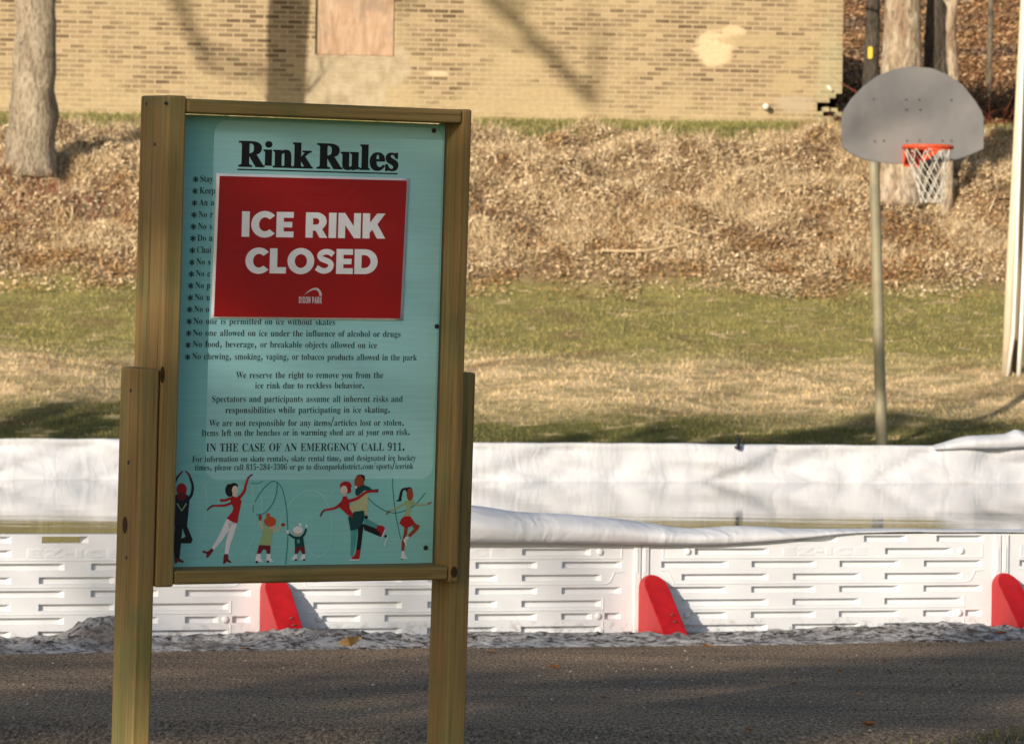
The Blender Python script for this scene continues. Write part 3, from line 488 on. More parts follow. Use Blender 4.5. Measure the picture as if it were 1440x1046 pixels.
# -- letters for the heavy sans lettering (polygons, unit cap height)
def arc(cx, cy, rx_, ry_, a0, a1, n=14):
    return [(cx + rx_ * math.cos(R(a0 + (a1 - a0) * i / n)), cy + ry_ * math.sin(R(a0 + (a1 - a0) * i / n))) for i in range(n + 1)]
HEAVY = {
 'I': (0.30, [[(0, 0), (.30, 0), (.30, 1), (0, 1)]]),
 'E': (0.68, [[(0, 0), (.68, 0), (.68, .23), (.29, .23), (.29, .39), (.62, .39), (.62, .61), (.29, .61), (.29, .77), (.67, .77), (.67, 1), (0, 1)]]),
 'L': (0.66, [[(0, 0), (.66, 0), (.66, .25), (.30, .25), (.30, 1), (0, 1)]]),
 'Z': (0.74, [[(0, 0), (.74, 0), (.74, .24), (.37, .24), (.73, .80), (.73, 1), (.03, 1), (.03, .76), (.36, .76), (0, .20)]]),
 'N': (0.90, [[(0, 0), (.28, 0), (.28, .52), (.64, 0), (.90, 0), (.90, 1), (.62, 1), (.62, .48), (.26, 1), (0, 1)]]),
 'K': (0.90, [[(0, 0), (.29, 0), (.29, .24), (.39, .35), (.58, 0), (.92, 0), (.59, .57), (.90, 1), (.57, 1), (.29, .63), (.29, 1), (0, 1)]]),
 'C': (0.90, [arc(.52, .5, .53, .525, 42, 318, 28) + [(.72, .30)] + arc(.53, .5, .235, .275, 312, 48, 16) + [(.72, .70)]]),
 'O': (1.06, [arc(.53, .5, .54, .525, 0, 358, 36), arc(.53, .5, .245, .275, 358, 0, 30)]),
 'D': (0.95, [[(0, 0), (.43, 0)] + arc(.43, .5, .52, .5, -86, 86, 20) + [(.43, 1), (0, 1)], [(.29, .76), (.41, .76)] + arc(.41, .5, .25, .26, 86, -86, 14) + [(.41, .24), (.29, .24)]]),
 'R': (0.84, [[(0, 0), (.29, 0), (.29, .28), (.40, .28), (.56, 0), (.87, 0), (.66, .34)] + arc(.43, .65, .40, .35, -42, 90, 14) + [(0, 1)], [(.29, .77), (.42, .77)] + arc(.42, .645, .115, .125, 85, -85, 8) + [(.42, .52), (.29, .52)]]),
 'P': (0.80, [[(0, 0), (.29, 0), (.29, .26), (.42, .26)] + arc(.42, .63, .39, .37, -88, 90, 14) + [(0, 1)], [(.29, .77), (.41, .77)] + arc(.41, .63, .12, .14, 85, -85, 8) + [(.41, .49), (.29, .49)]]),
 'A': (0.95, [[(0, 0), (.29, 0), (.35, .17), (.61, .17), (.67, 0), (.97, 0), (.63, 1), (.34, 1)], [(.42, .37), (.48, .60), (.54, .37)]]),
 'X': (0.88, [[(0, 0), (.33, 0), (.44, .25), (.56, 0), (.90, 0), (.63, .51), (.88, 1), (.56, 1), (.45, .76), (.34, 1), (.01, 1), (.27, .52)]]),
 'S': (0.78, None), '-': (0.40, [[(0, .38), (.40, .38), (.40, .58), (0, .58)]]), ' ': (0.32, []),
}
def _s_glyph():
    ct = [(.71, .765), (.56, .865), (.38, .88), (.215, .81), (.175, .70), (.25, .60), (.40, .54), (.56, .47), (.63, .36), (.585, .21), (.44, .125), (.26, .125), (.04, .245)]; cl = []
    for i in range(len(ct) - 1):
        p0, p1, p2, p3 = [Vector(ct[min(max(i + k, 0), len(ct) - 1)]) for k in (-1, 0, 1, 2)]
        for k in range(4):
            t = k / 4; v = 0.5 * ((2 * p1) + (p2 - p0) * t + (2 * p0 - 5 * p1 + 4 * p2 - p3) * t * t + (3 * p1 - p0 - 3 * p2 + p3) * t ** 3); cl.append((v.x, v.y))
    cl.append(ct[-1])
    out_l, out_r = [], []
    for i, p in enumerate(cl):
        a = Vector(cl[max(i - 1, 0)]); b = Vector(cl[min(i + 1, len(cl) - 1)]); t = (b - a).normalized(); nn = Vector((-t.y, t.x)) * 0.112
        out_l.append((p[0] + nn.x, p[1] + nn.y)); out_r.append((p[0] - nn.x, p[1] - nn.y))
    return [out_l + out_r[::-1]]
HEAVY['S'] = (0.78, _s_glyph())
SERIF = {}
for ln in GLYPHS.strip('\n').split('\n'):
    ch = ln[0]; adv, rest = ln[1:].split('|')
    SERIF[ch] = (int(adv) / 400.0, [[(float(p) / 400.0, float(q_) / 400.0) for p, q_ in zip(k.split(',')[0::2], k.split(',')[1::2])] for k in rest.split(';')])
def _rect(x0, z0, x1, z1): return [(x0, z0), (x1, z0), (x1, z1), (x0, z1)]
SERIF[' '] = (0.25, []); SERIF['-'] = (0.33, [_rect(.04, .19, .29, .26)]); SERIF['.'] = (0.25, [arc(.125, .06, .075, .075, 0, 340, 10)])
SERIF[','] = (0.25, [[(.06, .11), (.12, .14), (.19, .10), (.19, .02), (.14, -.08), (.06, -.16), (.05, -.13), (.11, -.06), (.12, 0), (.06, .02)]])
SERIF['/'] = (0.30, [[(-.02, -.06), (.06, -.06), (.31, .70), (.23, .70)]])
def layout(text, font, track=0.0):
    x = 0.0; cs = []
    for ch in text:
        adv, polys = font[ch]
        for p in polys: cs.append([(x + a, b) for a, b in p])
        x += adv + track
    xs = [a for p in cs for a, _ in p]
    return cs, min(xs), max(xs)
def curve_mesh(polys, offset=0.0):
    cu = bpy.data.curves.new('tmp', 'CURVE'); cu.dimensions = '2D'; cu.fill_mode = 'FRONT'; cu.offset = offset
    for p in polys:
        sp = cu.splines.new('POLY'); sp.points.add(len(p) - 1); sp.use_cyclic_u = True
        for i, (a, b) in enumerate(p): sp.points[i].co = (a, b, 0, 1)
    o = bpy.data.objects.new('tmp', cu); C.objects.link(o)
    dg = bpy.context.evaluated_depsgraph_get(); me = bpy.data.meshes.new_from_object(o.evaluated_get(dg))
    bpy.data.objects.remove(o); bpy.data.curves.remove(cu); me.materials.clear(); return me
def flat_polys(name, polys, y, mat, parent, thick=0.0):
    """polygons given as (x, z) laid facing -y at depth y"""
    me = curve_mesh(polys)
    for v in me.vertices: v.co = (v.co.x, y, v.co.y)
    if thick:
        bm = bmesh.new(); bm.from_mesh(me); r = bmesh.ops.extrude_face_region(bm, geom=bm.faces[:])
        for g in r['geom']:
            if isinstance(g, bmesh.types.BMVert): g.co.y -= thick
        bmesh.ops.recalc_face_normals(bm, faces=bm.faces); bm.to_mesh(me); bm.free()
    return link(name, me, mat, parent)

# -- boards
ROWP, SLH, BH = 0.0403, 0.0200, 0.3225
def zrow(i): return 0.306 - ROWP * i
def board(t0, t1, label, through=False):
    L = t1 - t0; m = RM @ Matrix.Translation((t0, 0, 0)); root = empty('rink_board', mat=m)
    tag(root, label, 'rink board', 'white plastic boards along the near side of the rink')
    odd = [(.055, .235), (.30, .477), (.543, .712), (.78, .946)]; even = [(.11, .346), (.414, .602), (.67, .89)]
    D0 = 0; rows = [[(.07, .19), (.235, .345), (.42, .535), (.61, .73), (.815, .95)], [(.145, .346), (.67, .86)], odd, even, odd, even, [(.135, .235), (.30, .477), (.543, .712), (.78, .865), (.90, .946)], even]
    bm = bmesh.new(); D = 0.016
    def quad(*p): bm.faces.new([bm.verts.new(x) for x in p])
    def face(x0, x1, z0, z1, y=0.0): quad((x0, y, z0), (x1, y, z0), (x1, y, z1), (x0, y, z1))
    for i, sl_ in enumerate(rows):
        zc = zrow(i); zt = BH if i == 0 else zc + ROWP / 2; zb = 0.0 if i == 7 else zc - ROWP / 2
        s0, s1 = zc - SLH / 2, zc + SLH / 2
        
        face(0, L, s1, zt); face(0, L, zb, s0); x = 0.0
        for a, b in sl_:
            a *= L; b *= L; face(x, a, s0, s1); x = b
            open_ = through and i == 0 and 0.4 < a / L < 0.45
            e = 0.012                                           # sloped cheek at the right end of each slot
            d = D if not open_ else 0.045
            quad((a, 0, s1), (b, 0, s1), (b - e, d, s1), (a, d, s1)); quad((a, 0, s0), (b, 0, s0), (b - e, d, s0), (a, d, s0))
            quad((a, 0, s0), (a, 0, s1), (a, d, s1), (a, d, s0)); quad((b, 0, s0), (b, 0, s1), (b - e, d, s1), (b - e, d, s0))
            if not open_: quad((a, d, s0), (b - e, d, s0), (b - e, d, s1), (a, d, s1))
        face(x, L, s0, s1)
    g = 0.0015
    quad((0, 0, BH), (L, 0, BH), (L, 0.048, BH), (0, 0.048, BH)); quad((0, 0, 0), (0, 0, BH), (0, 0.048, BH), (0, 0.048, 0)); quad((L, 0, 0), (L, 0, BH), (L, 0.048, BH), (L, 0.048, 0))
    # raised outlines moulded into the face
    def rib(pts, w=0.0020, h=0.0022):
        for (xa, za), (xb, zb_) in zip(pts, pts[1:]):
            d = Vector((xb - xa, 0, zb_ - za)).normalized(); nn = Vector((-d.z, 0, d.x)) * w
            a, b = Vector((xa, 0, za)) - d * w * .5, Vector((xb, 0, zb_)) + d * w * .5; f = Vector((0, -h, 0)); k = Vector((0, 0.001, 0))
            quad(a - nn + k, b - nn + k, b - nn + f, a - nn + f); quad(a - nn + f, b - nn + f, b + nn * .2 + f, a + nn * .2 + f); quad(a + nn * .2 + f, b + nn * .2 + f, b + nn + k, a + nn + k)
    zm = lambda i: zrow(i) - ROWP / 2
    rib([(.06 * L, zm(0) - .002), (.06 * L, zm(1)), (.945 * L, zm(1)), (.945 * L, zm(0) - .002)])
    rib([(.09 * L, zm(3))] + [(.895 * L, zm(3))] + [(.895 * L + .028 * math.sin(R(a)), zm(3) + .018 - .018 * math.cos(R(a))) for a in (20, 45, 70)] + [(.925 * L, zm(2) - .004), (.95 * L, zm(2) - .001)])
    rib([(.09 * L, zm(5)), (.895 * L, zm(5)), (.895 * L, zm(4) - .004)]); rib([(.09 * L, zm(3)), (.07 * L, zm(2)), (.055 * L, zm(2))])
    rib([(.895 * L, 0.01), (.895 * L, zm(6) + .004)])
    from_bm('panel_body', bm, plastic.m, root)
    # joint posts at both ends
    for xa, xb in ((0.002, 0.026), (L - 0.026, L - 0.002)):
        b = bmesh.new(); box(b, xa, xb, -0.007, -0.0005, 0.004, BH - 0.004, 0.003); box(b, xa + .006, xb - .010, -0.0095, -0.0075, 0.20, BH - 0.045, 0.001)
        from_bm('joint_post', b, plastic.m, root)
    for fx, ri in ((.125, 1), (.885, 1), (.125, 6), (.882, 6)):
        b = bmesh.new(); bmesh.ops.create_uvsphere(b, u_segments=14, v_segments=8, radius=0.0115); bmesh.ops.scale(b, vec=(1, 0.6, 1), verts=b.verts); bmesh.ops.translate(b, vec=(fx * L, -0.001, zrow(ri)), verts=b.verts)
        from_bm('bolt', b, plastic.m, root, True)
    cs, xa, xb = layout('EZ-ICE', HEAVY, 0.16); H = 0.026; W = 0.235 * L
    polys = [[(.385 * L + (x - xa) / (xb - xa) * W, zrow(1) - H / 2 + z * H) for x, z in p] for p in cs]
    flat_polys('raised_lettering', polys, 0.0005, plastic.m, root, 0.0022)
    return root
J = [rx_of(383) , 0.0, rx_of(1408)]
J = [J[0] - 1.25] + J + [J[2] + 1.25]
board(J[0] - 1.25, J[0], 'white rink board out of view past the left edge of the photo')
board(J[4], J[4] + 1.25, 'white rink board out of view past the right edge of the photo')
board(J[0], J[1], 'white rink board left of the sign, its top slot open right through', True)
board(J[1], J[2], 'white rink board seen between the legs of the rules sign and right of it')
board(J[2], J[3], 'whole white rink board in the right half, between two red braces')
board(J[3], J[4], 'white rink board cut by the right edge of the photo, beyond the last red brace')

def brace(t, label):
    root = empty('board_brace', mat=RM @ Matrix.Translation((t, 0, 0))); tag(root, label, 'brace', 'red plastic braces propping the rink boards')
    W, ZT = 0.0405, 0.194; zc = ZT - W
    prof = [(-W, 0.0), (W, 0.0), (W * 1.0, zc)] + [(W * math.cos(R(a)), zc + W * math.sin(R(a))) for a in range(15, 180, 15)] + [(-W, zc)]
    def depth(z): return -0.022 - (ZT - z) / ZT * 0.205
    bm = bmesh.new(); fr = [bm.verts.new((x + 0.0, depth(z), z)) for x, z in prof]; bk_ = [bm.verts.new((x, -0.009, z)) for x, z in prof]
    bm.faces.new(fr); bm.faces.new(bk_[::-1])
    for i in range(len(prof)):
        j = (i + 1) % len(prof); bm.faces.new((fr[i], bk_[i], bk_[j], fr[j]))
    bmesh.ops.recalc_face_normals(bm, faces=bm.faces)
    bmesh.ops.bevel(bm, geom=[e for e in bm.edges if all(abs(v.co.y + 0.009) > 1e-4 for v in e.verts)], offset=0.002, segments=2, affect='EDGES')
    from_bm('strut', bm, red_pl, root)
    # moulded foot with bolt holes
    b = bmesh.new(); box(b, -W - .006, W + .006, depth(0.012) - 0.02, -0.02, 0.0, 0.010, 0.003); from_bm('foot_plate', b, red_pl, root)
    b = bmesh.new()
    for z in (0.055, 0.075):
        tube(b, [(0.012, depth(z) - 0.001, z), (0.012, depth(z) - 0.004, z - .003)], 0.007, 10)
    from_bm('screw', b, flat('dull screw', (0.22, 0.05, 0.05), 0.5), root)
brace(rx_of(383), 'red brace seen below the rules sign, between its two legs')
brace(rx_of(914), 'red brace standing clear between the sign and the right edge')
brace(rx_of(1409), 'red brace cut by the right edge of the photo')

# -- liner
lm = M('white liner', 0.30, 0.5); ln = lm.noise(lm.co('World'), 1.4, 4); lf = lm.noise(lm.co('World', (1.5, 1.5, 0.6)), 3.2, 4, 0.6, 0.6)
lm.color(lm.ramp(ln, [(0.35, (0.62, 0.635, 0.675)), (0.65, (0.68, 0.69, 0.72))])).bump(lf, 0.55, 0.035)
lm.b.inputs['Transmission Weight'].default_value = 0.0
def fb(x, s=1.0, sd=0.0): return mnoise.noise(Vector((x * s, sd, sd * 1.7)))
def liner():
    V = []; Fc = []
    xs = np.arange(-8.5, 13.01, 0.05)
    # far drape + floor + inner near wall in one sheet
    def row(x):
        hump = 0.0
        pts = []
        zt = 0.395 + 0.006 * fb(x, 1.3, 3) + 0.004 * fb(x, 5, 9)
        rg = lambda v: 1 - 2 * abs(mnoise.noise(v))
        w = lambda z, k: 0.055 * mnoise.noise(Vector((x * 1.4 + z * 2.5, z * 4, k))) + 0.036 * rg(Vector((x * 1.9 - z * 5, z * 3.0, k + 5))) ** 3 + 0.028 * rg(Vector((x * 3.1 + z * 9, z * 5.0, k + 9))) ** 3
        pts += [(RW + 0.10, 0.02), (RW + 0.075, 0.2), (RW + 0.06, zt - 0.01), (RW + 0.03, zt), (RW + 0.005, zt - 0.006)]
        for k, z in enumerate((0.36, 0.33, 0.30, 0.27, 0.24, 0.21, 0.185, 0.165, 0.15, 0.13)):
            pts.append((RW - 0.01 - 0.035 * ((0.395 - z) / 0.245) ** 2 + w(z, 1.0), z))
        pts += [(RW - 0.15, 0.06), (RW - 0.5, 0.03), (RW * 0.5, 0.025), (0.5, 0.025), (0.12, 0.05), (0.09, 0.13), (0.075, 0.20)]
        return pts
    n = None
    for x in xs:
        r_ = row(x); n = len(r_)
        for y, z in r_: V.append(rw(x, y, z))
    for i in range(len(xs) - 1):
        for k in range(n - 1): Fc.append((i * n + k, (i + 1) * n + k, (i + 1) * n + k + 1, i * n + k + 1))
    o = from_np('rink_liner', [tuple(v) for v in V], Fc, lm.m, None, True)
    tag(o, 'white plastic liner sheet lining the rink and draped over its far boards', 'liner')
liner()
def hfar(px): # board-line coordinate on the far side for a pixel column
    d = ray(px, 650); n = Vector((-SP, CP, 0)); p = rw(0, RW); k = p.dot(n) / d.dot(n); q_ = RM.inverted() @ (Vector((0, 0, HC)) + d * k); return q_.x, k
def far_z(px, py):
    d = ray(px, py); n = Vector((-SP, CP, 0)); p = rw(0, RW); k = (p - Vector((0, 0, HC))).dot(n) / d.dot(n); return HC + d.z * k
def near_z(px, py, off=-0.03):
    d = ray(px, py); n = Vector((-SP, CP, 0)); p = rw(0, off); k = (p - Vector((0, 0, HC))).dot(n) / d.dot(n); return HC + d.z * k
def roll(name, pxs, label, far=False):
    """rolled or bulging liner edge: (px, ytop, ybottom) along the boards"""
    V = []; Fc = []; cols = []
    pts = np.array(pxs, float); dense = np.linspace(pts[0, 0], pts[-1, 0], 130); K = 15
    tops = np.interp(dense, pts[:, 0], pts[:, 1]); bots = np.interp(dense, pts[:, 0], pts[:, 2])
    ker = np.hanning(9); ker /= ker.sum(); tops = np.convolve(np.pad(tops, 4, 'edge'), ker, 'valid'); bots = np.convolve(np.pad(bots, 4, 'edge'), ker, 'valid')
    for px, t, b in zip(dense, tops, bots):
        if far: x = hfar(px)[0]; zt, zb = far_z(px, t), far_z(px, b)
        else: x = rx_of(px); zt, zb = near_z(px, t), near_z(px, b)
        h = max(zt - zb, 0.004); y0 = RW if far else 0.0
        wv = 0.010 * mnoise.noise(Vector((x * 3.1, 1.5, 0))) + 0.006 * mnoise.noise(Vector((x * 9, 4.5, 0)))
        for k in range(K):
            s_ = k / (K - 1)
            if s_ < 0.6:                                     # outside face, bulging forward
                q_ = s_ / 0.6; z = zb + h * (q_ ** 0.85); bul = math.sin(math.pi * min(1, 0.12 + q_ * 0.88)) ** 0.7
                y = y0 - (0.012 + (min(0.05, h * 0.5) + wv) * bul) + 0.05 * q_ * q_
                y += 0.008 * mnoise.noise(Vector((x * 6 + z * 14, z * 20, 2))) * math.sin(math.pi * q_)
            else:
                q_ = (s_ - 0.6) / 0.4; z = zt - (0.012 if far else 0.16) * q_ ** 1.6 - 0.01 * q_ ; y = y0 + 0.04 + (0.05 if far else 0.26) * q_
                if not far: z = max(z, 0.16 - 0.03 * q_)
            V.append(rw(x, y, z))
    n = K
    for i in range(len(dense) - 1):
        for k in range(n - 1): Fc.append((i * n + k, (i + 1) * n + k, (i + 1) * n + k + 1, i * n + k + 1))
    o = from_np(name, [tuple(v) for v in V], Fc, lm.m, None, True)
    md = o.modifiers.new('thickness', 'SOLIDIFY'); md.thickness = 0.002
    tag(o, label, 'liner'); return o
roll('liner_fold', [(250, 750, 764), (330, 735, 765), (450, 712, 765), (560, 705, 764), (660, 708, 763), (690, 711, 763), (720, 718, 763), (800, 721.5, 764), (870, 728, 765), (920, 735, 766), (955, 742, 766), (985, 743, 766), (1010, 740.5, 766), (1040, 738.5, 764), (1070, 740, 762), (1130, 743.5, 757), (1170, 743.5, 752), (1205, 743.5, 749.5), (1260, 743, 748), (1350, 744, 748), (1440, 745, 748.5), (1520, 746, 749.5)],
     'loose fold of white liner flopped over the near boards right of the sign')
roll('liner_bulge', [(1310, 627.5, 632), (1330, 622, 632), (1350, 615.5, 631), (1365, 612.5, 631), (1400, 611, 631), (1418, 609.5, 630), (1427, 605.5, 630), (1432, 602.5, 629), (1440, 606, 629), (1455, 609, 629), (1500, 614, 628), (1560, 622, 627)],
     'white liner bulging above the far boards at the right edge', True)
# the clip on the far drape
x, _ = hfar(1035); m = RM @ Matrix.Translation((x, RW, 0.395)); cl = empty('liner_clip', mat=m); tag(cl, 'small black clip pinching the liner on top of the far boards', 'clip')
b = bmesh.new(); box(b, -0.011, 0.011, -0.026, 0.085, -0.03, -0.012, 0.004); box(b, -0.011, 0.011, -0.04, -0.026, -0.035, 0.045, 0.004); from_bm('jaw', b, flat('black clip', (0.015, 0.016, 0.018), 0.5), cl)
b = bmesh.new(); tube(b, [(-0.008, -0.03, 0.04), (-0.002, -0.02, 0.062)], 0.007, 8); from_bm('lever', b, MAT['black clip'], cl)

# -- water
wa = M('melt water', 0.03, 0.5); wa.b.inputs['IOR'].default_value = 1.33
w1 = wa.noise(wa.co('World', (0.5, 1.6, 1), rot=(0, 0, -PHI)), 1.3, 3, 0.5); w2 = wa.noise(wa.co('World', (0.35, 2.2, 1), rot=(0, 0, -PHI)), 5, 3, 0.6)
wi = wa.noise(wa.co('World', (0.3, 1.0, 1), rot=(0, 0, -PHI)), 0.9, 5, 0.6)
wa.color(wa.ramp(wi, [(0.35, (0.10, 0.11, 0.12)), (0.7, (0.16, 0.17, 0.18))])).bump(wa.math('ADD', w1, wa.math('MULTIPLY', w2, 0.25)), 0.06, 0.02)
wa.rough(wa.ramp(wi, [(0.4, 0.01), (0.6, 0.02), (0.7, 0.05)]))
V = [rw(-8.4, 0.11, ZW), rw(12.9, 0.11, ZW), rw(12.9, RW + 0.02, ZW), rw(-8.4, RW + 0.02, ZW)]
tag(from_np('rink_water', [tuple(v) for v in V], [(0, 1, 2, 3)], wa.m), kind='structure')

# -- dirty snow along the foot of the boards
sm = M('dirty snow', 0.7, 0.3); s1 = sm.noise(sm.co('World'), 26, 6, 0.78); s2 = sm.noise(sm.co('World'), 4, 4, 0.6); sn = sm.sep(sm.n('ShaderNodeNewGeometry').outputs['Normal'])[2]
sc_ = sm.ramp(s1, [(0.40, (0.035, 0.03, 0.027)), (0.47, (0.22, 0.20, 0.19)), (0.52, (0.46, 0.45, 0.45)), (0.62, (0.60, 0.59, 0.58)), (0.8, (0.76, 0.76, 0.76))])
sc_ = sm.mix(sm.math('MULTIPLY', sm.smooth(s2, 0.5, 0.68), 0.7), sc_, (0.15, 0.125, 0.105))
sm.color(sc_).bump(s1, 0.9, 0.02)
def snow():
    xs = np.arange(-5.2, 5.2, 0.018); K = 26; V = []; Fc = []
    xl = rx_of(118)
    for i, x in enumerate(xs):
        wdt = 0.57 + 0.09 * fb(x, 1.1, 2) + 0.05 * fb(x, 4, 7) + 0.02 * fb(x, 14, 3)
        hgt = 0.012 + 0.011 * fb(x, 0.9, 5) + 0.010 * fb(x, 3.3, 8)
        if x < xl + 0.22: hgt *= 0.75
        for k in range(K):
            s_ = k / (K - 1); y = -0.012 - wdt * s_
            p = Vector((x * 6, y * 6, 0))
            z = hgt * (math.sin(math.pi * min(1, 0.22 + s_ * 0.78)) ** 0.8) * (1.0 if s_ < .85 else (1 - s_) / .15)
            z *= 1 + 0.5 * mnoise.noise(p) 
            z += 0.022 * max(0, mnoise.noise(p * 2.3 + Vector((3, 1, 0)))) * math.sin(math.pi * s_) + 0.014 * mnoise.noise(p * 5.5) * math.sin(math.pi * s_) + 0.007 * mnoise.noise(p * 13) * math.sin(math.pi * s_)
            dx, dy = (x - xl) / 0.105, (y + 0.24) / 0.13; d = dx * dx + dy * dy
            if d < 6: z += 0.042 * math.exp(-d ** 1.6) * (1 + 0.6 * mnoise.noise(p * 3.3) + 0.5 * mnoise.noise(p * 6.1)) + 0.016 * math.exp(-d * 0.5) * (1 + 0.7 * mnoise.noise(p * 2.1))
            dx = (x - rx_of(1240)) / 0.22; z += 0.016 * math.exp(-dx * dx) * math.sin(math.pi * s_) * (1 + 0.6 * mnoise.noise(p * 4))
            dx = (x - rx_of(420)) / 0.22; z += 0.016 * math.exp(-dx * dx) * math.sin(math.pi * s_) * (1 + 0.6 * mnoise.noise(p * 4))
            V.append(rw(x, y, max(z, -0.004) + (0.010 if 0 < k < K - 1 else -0.002)))
    for i in range(len(xs) - 1):
        for k in range(K - 1): Fc.append((i * K + k, (i + 1) * K + k, (i + 1) * K + k + 1, i * K + k + 1))
    tag(from_np('dirty_snow', [tuple(v) for v in V], Fc, sm.m, None, True), 'low ridge of dirty melting snow along the foot of the rink boards', None, None, 'stuff')
snow()
# loose bits on the path: one scatter of grit
gr = M('grit', 0.9, 0.2); gr.color(gr.ramp(gr.rnd(), [(0, (0.05, 0.036, 0.026)), (0.3, (0.14, 0.10, 0.07)), (0.6, (0.30, 0.22, 0.15)), (0.9, (0.52, 0.41, 0.30)), (1, (0.7, 0.62, 0.52))]))
def grit():
    n = 9000; X = RNG.uniform(-4, 4, n); Yl = -0.5 - RNG.uniform(0, 1, n) ** 1.0 * 3.1; V = []; Fc = []
    for i in range(n):
        s_ = 0.0016 + 0.004 * random.random() ** 4; p = rw(X[i], Yl[i], 0); p.z = max(0.004, gzf(p.x, p.y) + 0.008); b0 = len(V)
        for dx, dy, dz in ((1, 0, 0), (-.5, .87, 0), (-.5, -.87, 0), (0.1, 0, 1.0)): V.append((p.x + dx * s_ * random.uniform(.7, 1.4), p.y + dy * s_, p.z + dz * s_))
        Fc += [(b0, b0 + 1, b0 + 3), (b0 + 1, b0 + 2, b0 + 3), (b0 + 2, b0, b0 + 3)]
    tag(from_np('path_grit', V, Fc, gr.m, None, False, 3), 'loose grit and specks of debris on the asphalt path', None, None, 'stuff')
grit()
lfm = M('fallen leaf', 0.75, 0.2); lfm.color(lfm.ramp(lfm.noise(lfm.co('World'), 20, 3), [(0.35, (0.22, 0.08, 0.03)), (0.7, (0.40, 0.20, 0.07))]))
lft = M('tan fallen leaf', 0.75, 0.2); lft.color(lft.ramp(lft.noise(lft.co('Object'), 30, 3), [(0.35, (0.36, 0.22, 0.09)), (0.7, (0.55, 0.38, 0.18))]))
def leaf(px, py, size, label, mat, group=None, lift=0.0, up=0.25):
    d = ray(px, py); t = -(HC - 0.006 - lift) / d.z; p = Vector((0, 0, HC)) + d * t
    if p.y < 9.6: p = at(px, py, p.y)
    bm = bmesh.new(); prof = [(0, .02), (.15, .30), (.25, .22), (.38, .46), (.52, .28), (.7, .34), (.85, .14), (1, .01)]; mid = []; up_ = []; dn = []
    for a, w in prof:
        z = up * size * (abs(a - .5) * 1.2) + 0.003
        mid.append(bm.verts.new(((a - .5) * size, 0, z))); up_.append(bm.verts.new(((a - .5) * size, w * size, z + w * size * 0.55))); dn.append(bm.verts.new(((a - .5) * size, -w * size, z + w * size * 0.35)))
    for i in range(len(prof) - 1):
        bm.faces.new((mid[i], mid[i + 1], up_[i + 1], up_[i])); bm.faces.new((dn[i], dn[i + 1], mid[i + 1], mid[i]))
    o = from_bm('fallen_leaf', bm, mat); o.location = p; o.rotation_euler = (random.uniform(-.2, .2), random.uniform(-.2, .2), random.uniform(0, 6.3))
    tag(o, label, 'leaf', group); return o
leaf(494, 911, 0.085, 'large curled tan leaf on the dirty snow, under the middle of the sign', lft.m, 'fallen leaves on the path', 0.05, 0.5)
leaf(1221, 1022, 0.050, 'reddish leaf on the asphalt at the lower right, largest on that side', lfm.m, 'fallen leaves on the path')
leaf(1407, 893, 0.040, 'rust leaf on the dirty snow below the rightmost red brace', lfm.m, 'fallen leaves on the path', 0.05)
leaf(995, 911, 0.035, 'rust leaf at the edge of the snow below the whole rink board', lfm.m, 'fallen leaves on the path', 0.01)
for px, py, s_ in ((690, 919, .03), (781, 941, .038), (848, 983, .028), (1054, 1029, .03), (345, 915, .035), (1180, 946, .022), (1244, 930, .022), (1326, 931, .02), (1207, 979, .02), (1115, 963, .02)):
    leaf(px, py, s_, 'small rust brown leaf lying flat on the asphalt path', lfm.m, 'fallen leaves on the path')
# ------------------------------------------------------------------ rules sign
TH, LEAN, TILT = R(28), SG[2], SG[3]
u0 = Vector((math.cos(TH), math.sin(TH), 0)); v0 = Vector((-math.sin(TH), math.cos(TH), 0)); w0 = Vector((0, 0, 1))
u1 = u0 * math.cos(LEAN) - w0 * math.sin(LEAN); w1_ = w0 * math.cos(LEAN) + u0 * math.sin(LEAN)
w2_ = w1_ * math.cos(TILT) + v0 * math.sin(TILT); v2_ = v0 * math.cos(TILT) - w1_ * math.sin(TILT)
SM = Matrix((u1, v2_, w2_)).transposed().to_4x4(); SM.translation = Vector((SG[0], 8.3, SG[1]))
SW, SH = SG[4], SG[5]                                     # clear opening between the boards, height
SI = SM.inverted()
PD = 0.062                                                # how deep the panel sits in its frame
def sp(px, py, y=PD):
    n = SM.to_3x3() @ Vector((0, -1, 0)); p = SM @ Vector((0, y, 0)); q_ = SI @ on_plane(px, py, p, n); return q_.x, q_.z
gzs = gzf(SG[0], 8.3)
sign = empty('rules_sign', mat=SM); tag(sign, 'wooden framed turquoise sign board on two lumber legs listing the rink rules', 'sign')
def lumber(name, x0, x1, y0, y1, z0, z1, mat=wood_v, bev=0.005):
    bm = bmesh.new(); box(bm, x0, x1, y0, y1, z0, z1, bev, 0, 3); o = from_bm(name, bm, mat, sign)
    me = o.data; me.polygons.foreach_set('use_smooth', [p.area < 0.0006 or False for p in me.polygons]); return o
BT = 0.0385
lumber('frame_post', -BT, 0, 0.0, 0.139, -0.004, SH + 0.004)
rb = lumber('frame_post', SW, SW + 0.021, 0.0, 0.108, -0.006, SH - 0.0)
lumber('frame_rail', 0.001, SW - 0.001, 0.0, 0.100, SH - 0.0285, SH - 0.001, wood_h)
lumber('frame_rail', 0.001, SW - 0.001, 0.002, 0.100, 0.0, 0.0275, wood_h)
zl = sp(210, 519, 0.0)[1]
lumber('leg', -2 * BT - 0.003, -BT - 0.003, 0.0, 0.106, -0.95, zl)
zr = sp(660, 524, 0.04)[1]
lumber('leg', SW + 0.0225, SW + 0.066, 0.036, 0.125, -0.95, zr)
